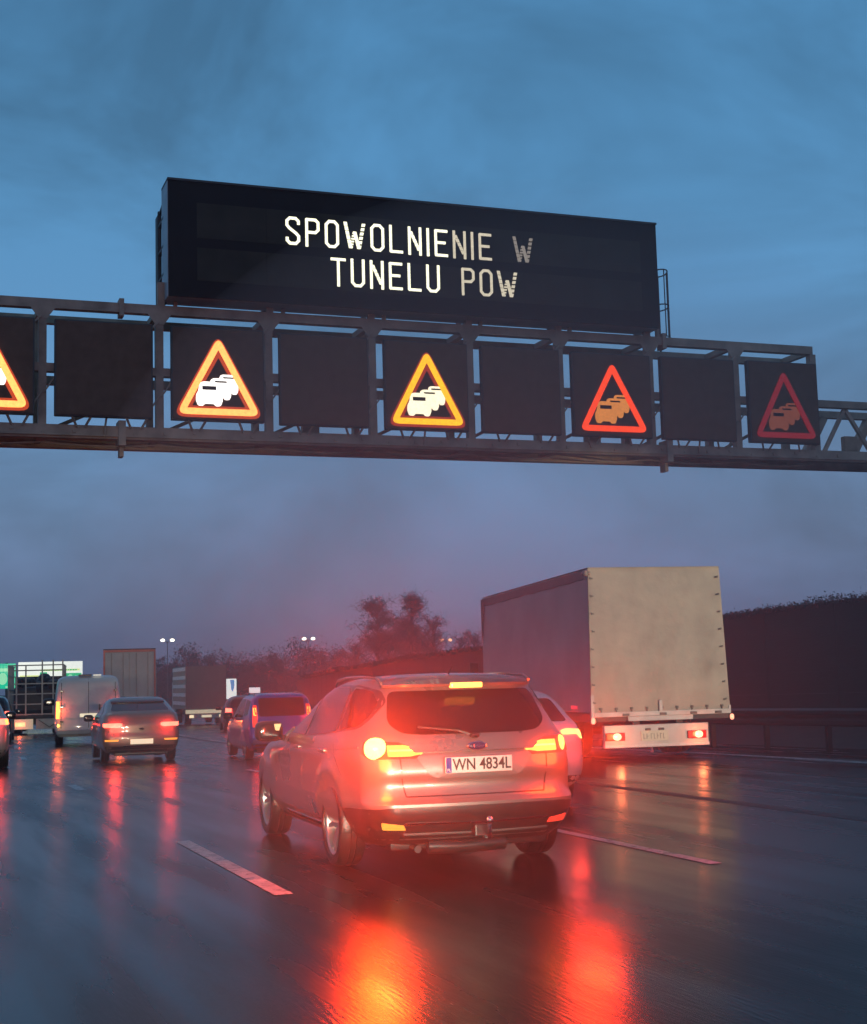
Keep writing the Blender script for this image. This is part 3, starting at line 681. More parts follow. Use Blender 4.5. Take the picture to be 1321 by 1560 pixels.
simple_car('small_car', 'light grey car cut off by the left edge, own lane, bright tail lamps', (1.2, 31.6, gz(31.6)), R(-1), [
    (.22, -.62, 3.0, .72), (.30, -.76, 3.15, .80), (.42, -.85, 3.25, .86), (.55, -.87, 3.25, .875), (.70, -.86, 3.2, .88), (.85, -.85, 3.1, .88), (.96, -.82, 2.6, .86), (1.04, -.78, 2.2, .84),
    (1.14, -.68, 1.95, .79), (1.28, -.56, 1.65, .73), (1.38, -.46, 1.4, .66), (1.46, -.36, 1.2, .58), (1.50, -.2, 1.0, .46), (1.52, 0, .85, .30), (1.525, .2, .7, .12)],
    2.6, .34, left_p, [(-.55, 1.40), (.55, 1.40), (.66, 1.09), (-.66, 1.09)],
    [[(1.85, 1.02), (1.4, 1.26), (1.05, 1.38), (.85, 1.38), (.85, 1.02)], [(.78, 1.02), (.78, 1.39), (.2, 1.39), (-.2, 1.3), (-.3, 1.1)]],
    [([(.48, 1.01), (.82, 1.02), (.84, .90), (.5, .91)], red_far, 'r'), ([(.3, 1.0), (1.0, 1.0), (.95, .92), (.3, .90)], red_hot, 'c')],
    (0, .62, .5, .11, -.885), left_extra, mirrors=[(1.0, 1.65, 1.05)], glow_e=9)
simple_car('small_car', 'dark far car at the left edge, seen above the light grey car', (2.98, 57, gz(57)), R(-6), [
    (.22, -.55, 2.9, .72), (.30, -.72, 3.0, .82), (.42, -.79, 3.05, .90), (.55, -.80, 3.05, .92), (.70, -.77, 3.0, .92), (.85, -.75, 2.85, .91), (.95, -.73, 2.4, .90), (1.12, -.70, 2.1, .88),
    (1.25, -.60, 1.85, .84), (1.50, -.50, 1.6, .78), (1.60, -.42, 1.4, .72), (1.69, -.36, 1.2, .64), (1.73, -.2, 1.0, .50), (1.75, 0, .8, .30), (1.76, .1, .6, .12)],
    2.6, .34, mat('black_car_paint', (.02, .018, .018), .3, .2, .1, 3, coat=.7), [(-.6, 1.58), (.6, 1.58), (.68, 1.18), (-.68, 1.18)],
    [[(1.85, 1.1), (1.4, 1.5), (.85, 1.58), (.85, 1.1)], [(.78, 1.1), (.78, 1.58), (.0, 1.56), (-.1, 1.12)]],
    [([(.66, 1.18), (.80, 1.18), (.80, 1.08), (.66, 1.08)], red_far, 'r')],
    (0, .62, .5, .11, -.83), None, mirrors=[(1.05, 1.6, 1.15)], glow_e=5)

# ------------------------------------------------------------------ white van
van_p = mat('white_van_paint', (.60, .61, .57), .38, 0, .08, 2, coat=.4)
def van():
    t = thing('panel_van', 'white high-roof panel van with tall lit tail lamps behind the dark crossover', 'van', (5.75, 49.2, gz(49)), R(-5)); t.scale = (1.06, .93, .93)
    K = [(.32, -.92, 4.6, .88), (.42, -1.0, 4.75, .95), (.60, -1.03, 4.8, .985), (.9, -1.02, 4.75, 1.0), (1.2, -1.0, 4.3, 1.0), (1.5, -.985, 3.8, .985), (1.9, -.965, 3.3, .955), (2.2, -.945, 2.9, .92), (2.33, -.90, 2.6, .87), (2.40, -.80, 2.3, .76), (2.43, -.6, 2.1, .55), (2.44, 0, 1.6, .2)]
    body, bv = car_shell(K, 3.5, .36, van_p, t, bow=.04, rc=.10, flare=.01, nz=34)
    def P(nm, poly, mode, m, off=.004, r=.02, sx=1, par=None, step=.1, ax=(.8, -.6)):
        return patch(bv, rpoly(poly, r) if r else poly, mode, off, step, .012, sx, ax).build(nm, m, par or t, smooth=True)
    P('door_gap', strip([(0, 2.3), (0, .62)], .02), 'r', plast, .002, 0)
    for sx in (-1, 1):
        P('door_gap', strip([(sx*.80, 2.28), (sx*.82, .62)], .02), 'r', plast, .002, 0)
        la = P('tail_lamp', [(sx*.86, 1.55), (sx*.95, 1.55), (sx*.96, .95), (sx*.86, .95)], 'r', glow('van_lens', (1, .28, .05), 4, (.3, .02, .02)), .012, .01, step=.05)
        P('tail_lamp', [(1.2, 1.5), (1.45, 1.5), (1.45, 1.0), (1.2, 1.0)], 's', red_dim, .01, .01, sx) if False else None
        for z in (1.9, 1.35, .85): MB().bbox((sx*.80-.05, -1.03, z-.03), (sx*.80+.05, -.97, z+.03), .01).build('hinge', plast, t)
        mirror(t, sx*1.16, 2.9, 1.5, plast, 1.6)
    P('door_panel', [(-.74, 1.22), (-.08, 1.22), (-.08, .95), (-.74, .95)], 'r', van_p, .02, .03)
    P('door_panel', [(.08, 1.22), (.74, 1.22), (.74, .95), (.08, .95)], 'r', van_p, .02, .03)
    MB().bbox((.30, -1.045, 1.22), (.36, -1.0, 1.42), .01).build('door_handle', plast, t)
    MB().bbox((-.95, -1.10, .40), (.95, -.98, .56), .03).build('rear_bumper', mat('grey_bumper', (.30, .31, .28), .45, 0, .1, 3), t)
    MB().bbox((-.26, -1.04, .99), (.26, -1.02, 1.11), .004).build('number_plate', glow('lit_plate', (1, .86, .55), .75), t)  # plate made to emit the light that falls on it
    MB().bbox((-.30, -.93, 2.405), (.10, -.80, 2.47), .02).build('roof_vent', plast, t)
    MB().bbox((.14, -.93, 2.41), (.38, -.82, 2.46), .015).build('roof_light', glow('roof_lamp', (1, .95, .8), .6), t)
    for sx in (-1, 1): MB().ell((sx*.9, -1.12, .72), (.03, .03, .05), 1).build('marker_light', amber, t)
    for x in (-.86, .86):
        for y in (0, 3.5): wheel(t, x, y, .36, .23)
    for sx in (-1, 1): lamp_light(t, (sx*.92, -1.15, 1.25), 12, (1, .10, .03), .07)
van()

# ------------------------------------------------------------------ trucks
tarp = mat('cream_tarpaulin', (.38, .34, .265), .55, 0, .24, 2.1, .9, bscale=4.5, rvar=.1)
tarp_s = mat('grey_tarpaulin', (.42, .39, .37), .5, 0, .12, 1.2, .6, bscale=2.6)
truck_w = mat('truck_white', (.52, .50, .46), .45, 0, .16, 4)
truck_dk = mat('truck_chassis', (.025, .023, .022), .5, .2, .3, 5)
def wavy_sheet(a, b, c, d, nu, nv, amp, seed, nrm, th=.02):
    """cloth panel between four corners with shallow sag between its fixings"""
    rnd = random.Random(seed); ph = [rnd.uniform(0, 6.28) for _ in range(6)]
    a, b, c, d = map(Vector, (a, b, c, d)); nrm = Vector(nrm); vs = []
    for k in (0, -1):
        for j in range(nv+1):
            for i in range(nu+1):
                u, v = i/nu, j/nv
                p = a.lerp(b, u).lerp(d.lerp(c, u), v); e = math.sin(math.pi*u)**.4*math.sin(math.pi*v)**.4
                w = (math.sin(5.1*u*3+ph[0]+2*v)+.7*math.sin(9*v+ph[1]+3*u)+.5*math.sin(17*u+ph[2]-5*v))*amp*e
                vs.append(p+nrm*(w+k*th))
    n = (nu+1)*(nv+1); fs = []
    for j in range(nv):
        for i in range(nu):
            q = (j*(nu+1)+i, j*(nu+1)+i+1, (j+1)*(nu+1)+i+1, (j+1)*(nu+1)+i); fs += [q, tuple(x+n for x in q[::-1])]
    return vs, fs
def big_truck():
    t = thing('box_truck', 'big truck with cream tarpaulin box and white rear beam ahead on the right', 'truck', (12.12, 21.95, -.03), R(-7.5))
    w, z0, z1, Ln = 1.25, .76, 3.27, 7.2
    m = MB()
    m.add(*wavy_sheet((-w, 0, z0+.06), (w, 0, z0+.06), (w-.075, .02, z1), (-w+.035, .02, z1), 30, 30, .011, 3, (0, -1, 0)))
    rp = m.build('rear_tarp', tarp, t, smooth=True)
    m = MB(); m.add(*wavy_sheet((-w, .03, z0+.06), (-w, Ln, z0+.06), (-w+.02, Ln, z1-.10), (-w+.03, .03, z1-.02), 40, 24, .012, 5, (-1, 0, 0)))
    m.build('side_tarp', tarp_s, t, smooth=True)
    m = MB(); m.add(*wavy_sheet((w, Ln, z0+.06), (w, .03, z0+.06), (w-.07, .03, z1-.02), (w-.07, Ln, z1-.10), 20, 12, .012, 8, (1, 0, 0)))
    m.build('side_tarp', tarp_s, t, smooth=True)
    m = MB(); m.add(*wavy_sheet((-w+.03, .0, z1), (w-.07, .0, z1), (w-.07, Ln, z1-.08), (-w+.02, Ln, z1-.08), 12, 30, .012, 9, (0, 0, 1)))
    m.add(*wavy_sheet((-w, Ln, z0), (w, Ln, z0), (w-.07, Ln, z1-.1), (-w+.02, Ln, z1-.1), 8, 8, .006, 2, (0, 1, 0)))
    m.build('roof_tarp', tarp_s, t, smooth=True)
    # dark roof hem on the side
    m = MB()
    for i in range(24):
        a, b = .25+(Ln-.25)*i/24, .25+(Ln-.25)*(i+1)/24; dz = -.09*a/Ln; dz2 = -.09*b/Ln; x = -w+.005
        m.add([(x, a, z1-.19+dz+.012*math.sin(i*1.7)), (x, b, z1-.19+dz2+.012*math.sin(i*1.7+1.7)), (x+.01, b, z1-.03+dz2), (x+.01, a, z1-.03+dz),
               (x+.05, a, z1-.19+dz), (x+.05, b, z1-.19+dz2), (x+.05, b, z1-.03+dz2), (x+.05, a, z1-.03+dz)], ((0, 1, 2, 3), (0, 4, 5, 1), (2, 3, 7, 6)))
    m.add([(-w-.006, Ln-.15, z1-.9), (-w-.006, Ln+.01, z1-1.0), (-w-.006, Ln+.01, z1-.12), (-w-.006, Ln-.3, z1-.14)], [(0, 1, 2, 3)])
    m.build('roof_hem', mat('brown_hem', (.10, .05, .045), .5, 0, .2, 4), t)
    # crumpled corner fold, eyelets and straps
    fm = MB(); rnd = random.Random(4)
    for k in range(7):
        fm.ell((-w+.0+rnd.uniform(-.04, .06), rnd.uniform(-.03, .2), z1-.05-rnd.uniform(0, .16)), (.035, .07, .035), .8, 10, 6)
    fm.build('corner_fold', tarp, t, smooth=True)
    ey = mat('dark_eyelet', (.06, .055, .05), .4, .4, .1, 4)
    for k in range(8):
        z = 3.08-k*.30
        for x, s_ in ((-w+.05+.03*(k < 4), -1), (w-.075-.0075*(7-k)-.02, 1)):
            q = MB(); q.cbox((x, -.018, z), (.045, .02, .028)); q.cbox((x+s_*.02, -.02, z+.012), (.02, .016, .02)); q.build('eyelet', ey, t)
    for k in range(9):
        x = -w+.16+k*(2*w-.32)/8
        q = MB(); q.cbox((x, -.025, z0+.115), (.045, .02, .04)); q.cbox((x, -.02, z0+.085), (.022, .016, .05)); q.build('eyelet', ey, t)
    MB().box((-w-.012, -.02, z0-.13), (-w+.045, .05, z0+.35)).build('corner_post', truck_w, t); MB().box((w-.03, -.02, z0-.02), (w+.005, .05, z0+.12)).build('corner_post', truck_w, t)
    m = MB(); m.bbox((-w+.04, -.035, z0-.02), (w-.02, .02, z0+.06), .008); m.bbox((-.62, -.03, z0-.10), (.55, .02, z0-.022), .006); m.build('rear_sill', truck_w, t)
    for x in (-.72, -.05, .5, .95): MB().box((x, -.05, z0-.012), (x+.12, -.033, z0+.03)).build('latch', ey, t)
    m = MB(); m.bbox((-.06, -.06, z0+.06), (.0, -.02, z0+.24), .01); m.build('strap_handle', truck_w, t)
    # floor and chassis
    MB().box((-w+.01, .03, z0-.1), (w-.01, Ln, z0+.05)).build('load_floor', truck_dk, t)
    m = MB(); m.box((-.45, .2, z0-.35), (-.33, Ln+1.5, z0-.1)); m.box((.33, .2, z0-.35), (.45, Ln+1.5, z0-.1)); m.tube([(-.8, 1.9, .45), (.8, 1.9, .45)], .07)
    m.ell((0, 1.9, .45), (.18, .18, .18), 1); m.build('chassis', truck_dk, t)
    # bumper beam with lamps and plate
    b = MB().bbox((-1.08, -.12, .235), (.78, .0, .60), .012).build('rear_beam', truck_w, t)
    MB().bbox((-1.085, -.135, .225), (.785, -.005, .275), .006).build('beam_edge', mat('beam_white', (.62, .58, .54), .4), b)
    MB().box((.77, -.11, .24), (.80, -.01, .60)).build('beam_end', plast, b)
    for sx, x in ((-1, -.90), (1, .56)):
        lb = MB().bbox((x-.17, -.15, .345), (x+.17, -.118, .475), .01).build('tail_lamp', red_off, t)
        MB().bbox((x-.155, -.158, .355), (x-.06 if sx < 0 else x-.08, -.149, .465), .006).build('indicator_lens', mat('orange_lens', (.5, .16, .02), .25, 0, .1, 6) if sx < 0 else red_dim, lb)
        e = MB(); e.ell((x+.03, -.155, .41), (.075, .016, .06), .9); e.build('lamp_lens', glow('truck_lens', (1, .5, .26), 3.2), lb, smooth=True)
        lamp_light(t, (x+.03, -.28, .41), 7, (1, .16, .05), .05)
    p = MB().bbox((-.44, -.14, .33), (.05, -.12, .50), .004).build('number_plate', mat('plate_cream', (.55, .55, .42), .4, 0, .05, 5), t)
    rnd = random.Random(3); q = MB()
    for k, x in enumerate((-.40, -.345, -.27, -.215, -.16, -.105, -.05)):
        q.box((x, -.1425, .36), (x+.012, -.1405, .45)); q.box((x, -.1425, .36+.04*(k % 3)), (x+.035, -.1405, .37+.04*(k % 3)))
    q.build('plate_characters', mat('faded_ink', (.2, .2, .16), .5), p)
    for x in (-.36, -.12): MB().bbox((x, -.16, .50), (x+.09, -.12, .54), .005).build('plate_lamp', plast, t)
    for x in (-1.24, 1.26): 
        q = MB(); q.ell((x, -.04, z0-.08), (.035, .03, .05), .8); q.build('marker_light', glow('marker', (1, .35, .2), 2.5), t, smooth=True)
    MB().cbox((-1.26, .9, .90), (.02, .3, .06)).build('side_marker', glow('side_marker', (1, .05, .1), .8), t)
    # wheels, cab
    for x in (-.95, .95):
        wheel(t, x, 1.9, .42, .46)
    for x in (-.66, .83): wheel(t, x, Ln+.7, .42, .22)
    cb = MB(); cb.bbox((-.78, Ln+.1, .45), (.95, Ln+1.6, 2.35), .12); c_ = cb.build('cab', truck_w, t, smooth=True)
    for x in (-.78, .95): MB().bbox((x-.01, Ln+.4, 1.4), (x+.01, Ln+1.3, 2.0), .004).build('cab_window', glass, c_)
    for x in (-1.12, 1.2): MB().bbox((x-.1, Ln+1.3, 1.45), (x+.1, Ln+1.36, 1.8), .02).build('cab_mirror', plast, t)
    MB().tube([(-.2, .0, .12), (-.2, .0, .24)], .03).build('hitch', chrome, t)
big_truck()

def trailer():
    t = thing('box_trailer', 'tall grey box trailer with red outlined rear doors behind the van', 'truck', (10.35, 71.5, gz(71.5)), R(-9.5))
    body = mat('trailer_grey', (.60, .50, .40), .5, 0, .08, 2); z0, z1 = 1.1, 3.98
    MB().box((-1.2, .03, z0), (1.2, 13, z1-.02)).build('box_body', body, t)
    for x0 in (-1.16, .02):
        d = MB().bbox((x0, -.01, z0+.1), (x0+1.14, .03, z1-.12), .01).build('rear_door', body, t)
        for dx in (.3, .85): MB().tube([(x0+dx, -.03, z0+.12), (x0+dx, -.03, z1-.15)], .018).build('lock_rod', steel, d)
    rd = mat('red_edge_marking', (.85, .14, .08), .4, 0, .1, 5)
    m = MB(); m.box((-1.25, -.03, z0), (-1.165, .05, z1)); m.box((1.165, -.03, z0), (1.25, .05, z1)); m.box((-1.165, -.03, z1-.11), (1.165, .05, z1)); m.build('edge_marking', rd, t)
    MB().box((-1.25, -.035, z1), (1.25, .06, z1+.05)).build('roof_edge', truck_dk, t)
    MB().bbox((-1.2, -.06, .55), (1.2, .1, .72), .01).build('under_run_bar', truck_w, t)
    for sx in (-1, 1): MB().bbox((sx*.95-.2, -.09, .78), (sx*.95+.2, -.05, .94), .01).build('tail_lamp', red_far, t)
    m = MB(); m.ell((.97, -.06, 1.32), (.10, .04, .17), 1); m.build('warning_beacon', glow('yellow_beacon', (1, .55, .02), 2.2), t, smooth=True)
    for x in (-.95, .95):
        for y in (2.2, 3.5, 4.8): wheel(t, x, y, .5, .4)
    MB().box((-.5, .3, .8), (.5, 13, 1.09)).build('chassis', truck_dk, t)
    cb = MB(); cb.bbox((-1.2, 13.6, .5), (1.2, 15.8, 3.6), .15); cb.build('cab', body, t)
trailer()

def rack_truck():
    t = thing('stake_truck', 'truck with an open lattice rack body in front of the lit green sign', 'truck', (6.15, 74, gz(74)), R(-7))
    fr = mat('rack_rails', (.42, .38, .30), .45, 0, .15, 4); X = 1.32
    # rear lattice
    for x in (-1.30, -.92, -.48, .30, .82, 1.28):
        MB().box((x-.035, -.03, .95), (x+.035, .03, 3.15+(.25 if x < -.4 else .5))).build('upright', fr, t)
    for z in (1.0, 1.5, 2.0, 2.5, 3.15, 3.4): MB().box((-X, -.025+.003*z, z-.03), (X, .028, z+.03)).build('cross_rail', fr, t)
    for k in range(6):
        for x in (-X, X): MB().box((x-.03, .9*k+.4, .95), (x+.03, .9*k+.46, 3.4)).build('upright', fr, t)
    for x in (-X, X):
        for z in (1.5, 2.2, 2.9, 3.4): MB().box((x-.02, 0, z-.03), (x+.02, 6, z+.03)).build('side_rail', fr, t)
    MB().box((-1.3, 6.0, .9), (1.3, 6.1, 2.9)).build('headboard', truck_dk, t)
    m = MB(); m.bbox((-1.1, .6, 1.0), (1.1, 5.5, 2.35), .2); rnd = random.Random(5)
    for k in range(14): m.ell((rnd.uniform(-1, 1), rnd.uniform(.8, 4), 2.4+rnd.uniform(-.2, .3)), (rnd.uniform(.15, .4), .5, rnd.uniform(.15, .35)), .8, 8, 6)
    m.build('covered_load', truck_dk, t)
    MB().box((-X, .0, .82), (X, 6.1, .93)).build('load_floor', truck_dk, t)
    b = MB().bbox((-1.35, -.12, .28), (-.12, -.02, .78), .02).build('lamp_board', glow('lit_board', (.9, .8, .5), .28, (.4, .38, .3)), t)  # left board brightened by emission, no lamp of its own
    b2 = MB().bbox((.02, -.12, .28), (1.3, -.02, .78), .02).build('lamp_board', mat('cream_board', (.45, .43, .34), .5), t)
    MB().bbox((-1.0, -.15, .42), (-.5, -.118, .62), .01).build('tail_lamp', glow('rack_lens', (1, .35, .15), 2.5), b)
    m = MB(); m.bar((.15, -.135, .72), (.66, -.135, .36), .03); m.bar((.66, -.135, .36), (1.17, -.135, .72), .03); m.build('board_brace', truck_dk, b2)
    m = MB(); m.ell((-1.5, -.1, .25), (.1, .06, .12), 1); m.build('tail_lamp', red_far, t, smooth=True)
    for x in (-.95, .95):
        for y in (1.4, 2.6, 7): wheel(t, x, y, .48, .4)
    MB().box((-.5, .3, .5), (.5, 8, .8)).build('chassis', truck_dk, t)
    MB().bbox((-1.2, 6.4, .6), (1.2, 8.3, 2.9), .15).build('cab', truck_dk, t)
    lamp_light(t, (-.75, -.4, .5), 12, (1, .1, .05))
rack_truck()

def board_truck():
    t = thing('box_truck', 'dark box truck with pale slatted side and pale rear bumper, near the small blue sign', 'truck', (17.25, 87.5, gz(87.5)), R(-4))
    dk = mat('dark_box', (.21, .19, .155), .5, 0, .1, 3); z0, z1 = .95, 3.55
    MB().box((-1.22, .0, z0), (1.22, 7.5, z1)).build('box_body', dk, t)
    for k in range(5): MB().box((-1.26, .1, z0+.25+k*.52), (-1.225, 7.3, z0+.47+k*.52)).build('side_slat', mat('pale_slat', (.85, .82, .78), .4), t)
    MB().bbox((-1.25, -.08, .70), (1.25, .0, .93), .01).build('rear_sill', glow('lit_sill', (1, .85, .55), .45, (.5, .48, .38)), t)  # sill is no lamp, its brightness is put in as emission
    MB().bbox((-1.0, -.1, .42), (1.0, -.02, .66), .02).build('rear_beam', truck_w, t)
    for sx in (-1, 1): MB().bbox((sx*.9-.13, -.14, .45), (sx*.9+.13, -.1, .62), .01).build('tail_lamp', glow('board_lens', (1, .8, .5), 1.2), t)
    MB().bbox((-.3, -.13, .47), (.3, -.1, .6), .01).build('number_plate', glow('lit_plate', (1, .86, .55), .75), t)  # emissive plate, lamplight put into its material
    for x in (-.95, .95):
        for y in (1.6, 6.5): wheel(t, x, y, .45, .4)
    MB().box((-.5, .3, .55), (.5, 9, .94)).build('chassis', truck_dk, t)
    MB().bbox((-1.1, 7.7, .6), (1.1, 9.3, 2.7), .15).build('cab', truck_w, t)
board_truck()
# ------------------------------------------------------------------ overhead gantry
def gantry():
    t = thing('overhead_gantry', 'brown grey steel truss gantry spanning the motorway and carrying the matrix signs', 'gantry', (0, 24, 0))
    XL, XR, XE = -4.2, 17.15, 25.5
    def part(nm, m_): return m_.build(nm, steel, t)
    part('top_chord', MB().box((XL, .17, 7.73), (XR, .33, 7.89)))
    part('top_chord', MB().box((XL, 1.22, 7.73), (XR, 1.36, 7.87)))
    # main box truss
    part('bottom_chord', MB().box((XL, .16, 5.55), (XE, .38, 5.77)))
    part('bottom_chord', MB().box((XL, 1.2, 5.55), (XE, 1.4, 5.75)))
    part('middle_chord', MB().box((XL, .18, 6.66), (XE, .34, 6.80)))
    part('middle_chord', MB().box((XL, 1.22, 6.66), (XE, 1.38, 6.80)))
    posts = [.18, 2.09, 4.02, 5.92, 7.82, 9.70, 11.52, 13.43, 15.34, 17.15]
    for x in posts:
        part('post', MB().box((x-.065, .175, 5.773), (x+.065, .325, 7.727)))
        part('post', MB().box((x-.055, 1.215, 5.755), (x+.055, 1.385, 7.727)))
        part('cross_beam', MB().box((x-.055, .332, 7.75), (x+.055, 1.218, 7.86)))
        part('cross_beam', MB().box((x-.05, .38, 5.60), (x+.05, 1.2, 5.70)))
    for a, b in zip(posts, posts[1:]):
        part('diagonal_brace', MB().bar((a+.1, .42, 5.62), (b-.1, 1.18, 5.62), .08))
        part('diagonal_brace', MB().bar((a+.06, 1.3, 5.8), (b-.06, 1.3, 6.64), .06))
    # small raking stays under every board
    for a, b in zip(posts, posts[1:]):
        for u in (.24, .40, .70, .88): part('stay', MB().bar((a+(b-a)*u, .06, 5.9), (a+(b-a)*u+.09*(1 if u in (.24, .70) else -1), .15, 5.73), .03))
        part('stay', MB().bar((a+.02, .16, 6.30), (a+.24, .10, 6.62), .025)); part('stay', MB().bar((b-.24, .10, 5.95), (b-.02, .16, 6.3), .025))
        part('stay', MB().bar((b-.3, .10, 7.3), (b-.02, .16, 7.6), .03))
    for k in range(7):
        a = 17.35+k*1.15
        part('diagonal_brace', MB().bar((a, .27, 5.75), (a+.55, .27, 6.66), .07))
        part('diagonal_brace', MB().bar((a+.55, .27, 6.66), (a+1.15, .27, 5.75), .07))
        part('diagonal_brace', MB().bar((a+.2, 1.3, 5.75), (a+.75, 1.3, 6.66), .16))
    for x in (3.38, 13.75):
        part('flange', MB().box((x-.04, .13, 7.66), (x+.04, .37, 7.96))); part('flange', MB().box((x-.06, .10, 5.44), (x+.06, .44, 5.86)))
        part('flange', MB().box((x-.02, .3, 5.28), (x+.05, .5, 5.5)))
    # bolts and cable tray on the lower chord
    q = MB()
    for k in range(44): q.cbox((XL+.3+k*.5, .15, 5.66+.03*(k % 3-1)), (.05, .03, .05))
    q.bar((XL, .135, 5.60), (XE, .135, 5.60), .03); part('cable_tray', q)
    part('walkway_grating', MB().box((XL, .52, 5.70), (XE, 1.12, 5.73)))
    # supports of the message board
    for x in (4.05, 5.95, 7.82, 9.7, 11.52, 13.4):
        part('post', MB().box((x-.06, .18, 7.893), (x+.06, .27, 8.3)))
        part('post', MB().box((x+.22, .2, 7.893), (x+.28, .27, 8.3)))
        part('strut', MB().bar((x+.12, .55, 7.87), (x+.12, 1.2, 8.6), .05))
    # legs standing outside the picture
    for x in (XL-.2, XE+.2):
        for y in (.25, 1.3): part('leg', MB().box((x-.2, y-.15, -.1), (x+.2, y+.15, 6.9)))
    for x, z in ((1.2, 5.9), (6.9, 5.9), (12.6, 5.9), (18.6, 6.05)): part('junction_box', MB().bbox((x-.16, 1.05, z-.12), (x+.16, 1.19, z+.2), .015))
    for x in (3.1, 8.75, 14.4): part('conduit', MB().tube([(x, .14, 5.62), (x, .12, 5.75), (x+.03, .13, 5.95)], .018, 6))
    for a, b in zip(posts, posts[1:]): part('cable', MB().tube([(a+(b-a)*k/6, .35, 5.50-.05*math.sin(math.pi*k/6)) for k in range(7)], .014, 5))
    # gusset plates
    for x in posts[:-1]:
        part('gusset', MB().add([(x-.2, .172, 7.73), (x+.2, .172, 7.73), (x+.07, .172, 7.55), (x-.07, .172, 7.55), (x-.2, .166, 7.73), (x+.2, .166, 7.73), (x+.07, .166, 7.55), (x-.07, .166, 7.55)], ((0, 1, 2, 3), (7, 6, 5, 4), (0, 4, 5, 1), (1, 5, 6, 2), (2, 6, 7, 3), (3, 7, 4, 0))))
    # caged ladder
    lad = link(bpy.data.objects.new('ladder', None), t)
    q = MB(); q.tube([(13.78, .95, 7.8), (13.78, .95, 9.35)], .02, 6); q.tube([(14.12, .95, 7.8), (14.12, .95, 9.35)], .02, 6); q.build('rail', steel_dk, lad)
    q = MB()
    for k in range(6): q.tube([(13.78, .95, 7.95+k*.27), (14.12, .95, 7.95+k*.27)], .013, 5)
    q.build('rung', steel_dk, lad)
    q = MB()
    for z in (7.98, 8.62, 9.32): q.tube([(13.78, .95, z)]+[(13.95-.24*math.cos(a), .95-.55*math.sin(a)*1.0, z) for a in [math.pi*k/10 for k in range(1, 10)]]+[(14.12, .95, z)], .014, 5)
    q.build('hoop', steel_dk, lad)
    q = MB()
    for a in (.5, 1.1, 1.57, 2.1, 2.6): q.tube([(13.95-.24*math.cos(a), .95-.55*math.sin(a), 7.98), (13.95-.24*math.cos(a), .95-.55*math.sin(a), 9.32)], .012, 5)
    q.build('cage_bar', steel_dk, lad)
gantry()

# matrix boards
CAR = [(.08, 0), (.27, 0), (.33, .09), (.67, .09), (.73, 0), (.92, 0), (1, .22), (.99, .46), (.91, .6), (.86, .93), (.74, 1), (.26, 1), (.14, .93), (.09, .6), (.01, .46), (0, .22)]
def tri_ring(cx_, z0, hw, h, w, r):
    out = rpoly([(cx_-hw, z0), (cx_+hw, z0), (cx_, z0+h)], [r*1.1, r*1.1, r*1.0], 5)
    k = w; s_ = math.hypot(hw, h)
    dx = k*(s_+hw)/h; dz = k*s_/hw
    inn = rpoly([(cx_-hw+dx*1.0, z0+k), (cx_+hw-dx*1.0, z0+k), (cx_, z0+h-dz)], .02, 5)
    return out, inn
def board(x0, x1, z0, z1, lab, tri=None):
    t = thing('matrix_sign', lab, 'matrix sign', ((x0+x1)/2, 24.03, z0), group='matrix signs on the gantry')
    w = (x1-x0)/2; h = z1-z0
    MB().bbox((-w, .0, 0), (w, .12, h), .02).build('casing', steel_dk, t)
    MB().box((-w+.03, -.012, .03), (w-.03, .002, h-.03)).build('led_screen', panel_m, t)
    MB().box((-w+.25, .12, .3), (w-.25, .15, h-.3)).build('rear_cover', case_m, t)
    if tri is None: return
    mr, mi, ms, rim = tri
    hw = min(.745, w-.06); out, inn = tri_ring(0, .105, hw-.02, h-.265, .108, .16)
    n = len(out); m = MB()
    fr = [(u, -.03, v) for u, v in out]+[(u, -.03, v) for u, v in inn]+[(u, -.012, v) for u, v in out]+[(u, -.012, v) for u, v in inn]
    fs = []
    for i in range(n):
        j = (i+1) % n
        fs += [(i, j, j+n, i+n), (i+2*n, j+2*n, j, i), (i+n, j+n, j+3*n, i+3*n)]
    wt_ = m.add(fr, fs).build('warning_triangle', mr, t)
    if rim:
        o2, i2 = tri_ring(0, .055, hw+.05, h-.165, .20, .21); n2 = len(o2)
        MB().add([(u, -.0155, v) for u, v in o2]+[(u, -.0155, v) for u, v in i2], [(i, (i+1) % n2, (i+1) % n2+n2, i+n2) for i in range(n2)]).build('triangle_halo', rim, wt_)  # glow around the bright strokes put in as a dim emissive ring
    for k, (cx_, zb, ww, hh) in enumerate(((.155, .47, .37, .34), (.01, .37, .41, .37), (-.165, .255, .46, .42))):
        poly = rpoly([(cx_+(u-.5)*ww, zb+v*hh) for u, v in CAR], .03, 3)
        y = -.018-.004*k
        ic = MB().prism(poly, lambda u, v, d: (u, y+d, v), .004).build('car_symbol', mi, t)
        if k == 2: sl = (cx_-.12, zb+hh*.66, cx_+.12, zb+hh*.82)
        else: sl = (cx_-.08, zb+hh*.80, cx_+.13, zb+hh*.88)
        MB().box((sl[0], y-.004, sl[1]), (sl[2], y-.0005, sl[3])).build('window_symbol', ms, ic)
tA = (glow('led_orange_yellow', (1, .34, .08), 2.3), glow('led_white', (1, .93, .86), 2.2), mat('slit_warm', (.16, .09, .06), .6), glow('halo_red', (1, .10, .01), .55))
tB = (glow('led_yellow', (1, .52, .006), 1.35), glow('led_cream', (1, .88, .62), 1.5), mat('slit_olive', (.12, .08, .02), .6), glow('halo_deep_red', (1, .07, .005), .38))
tC = (glow('led_red', (1, .06, .004), 1.2), glow('led_orange', (1, .33, .06), .72), mat('slit_dark', (.09, .02, .015), .6), None)
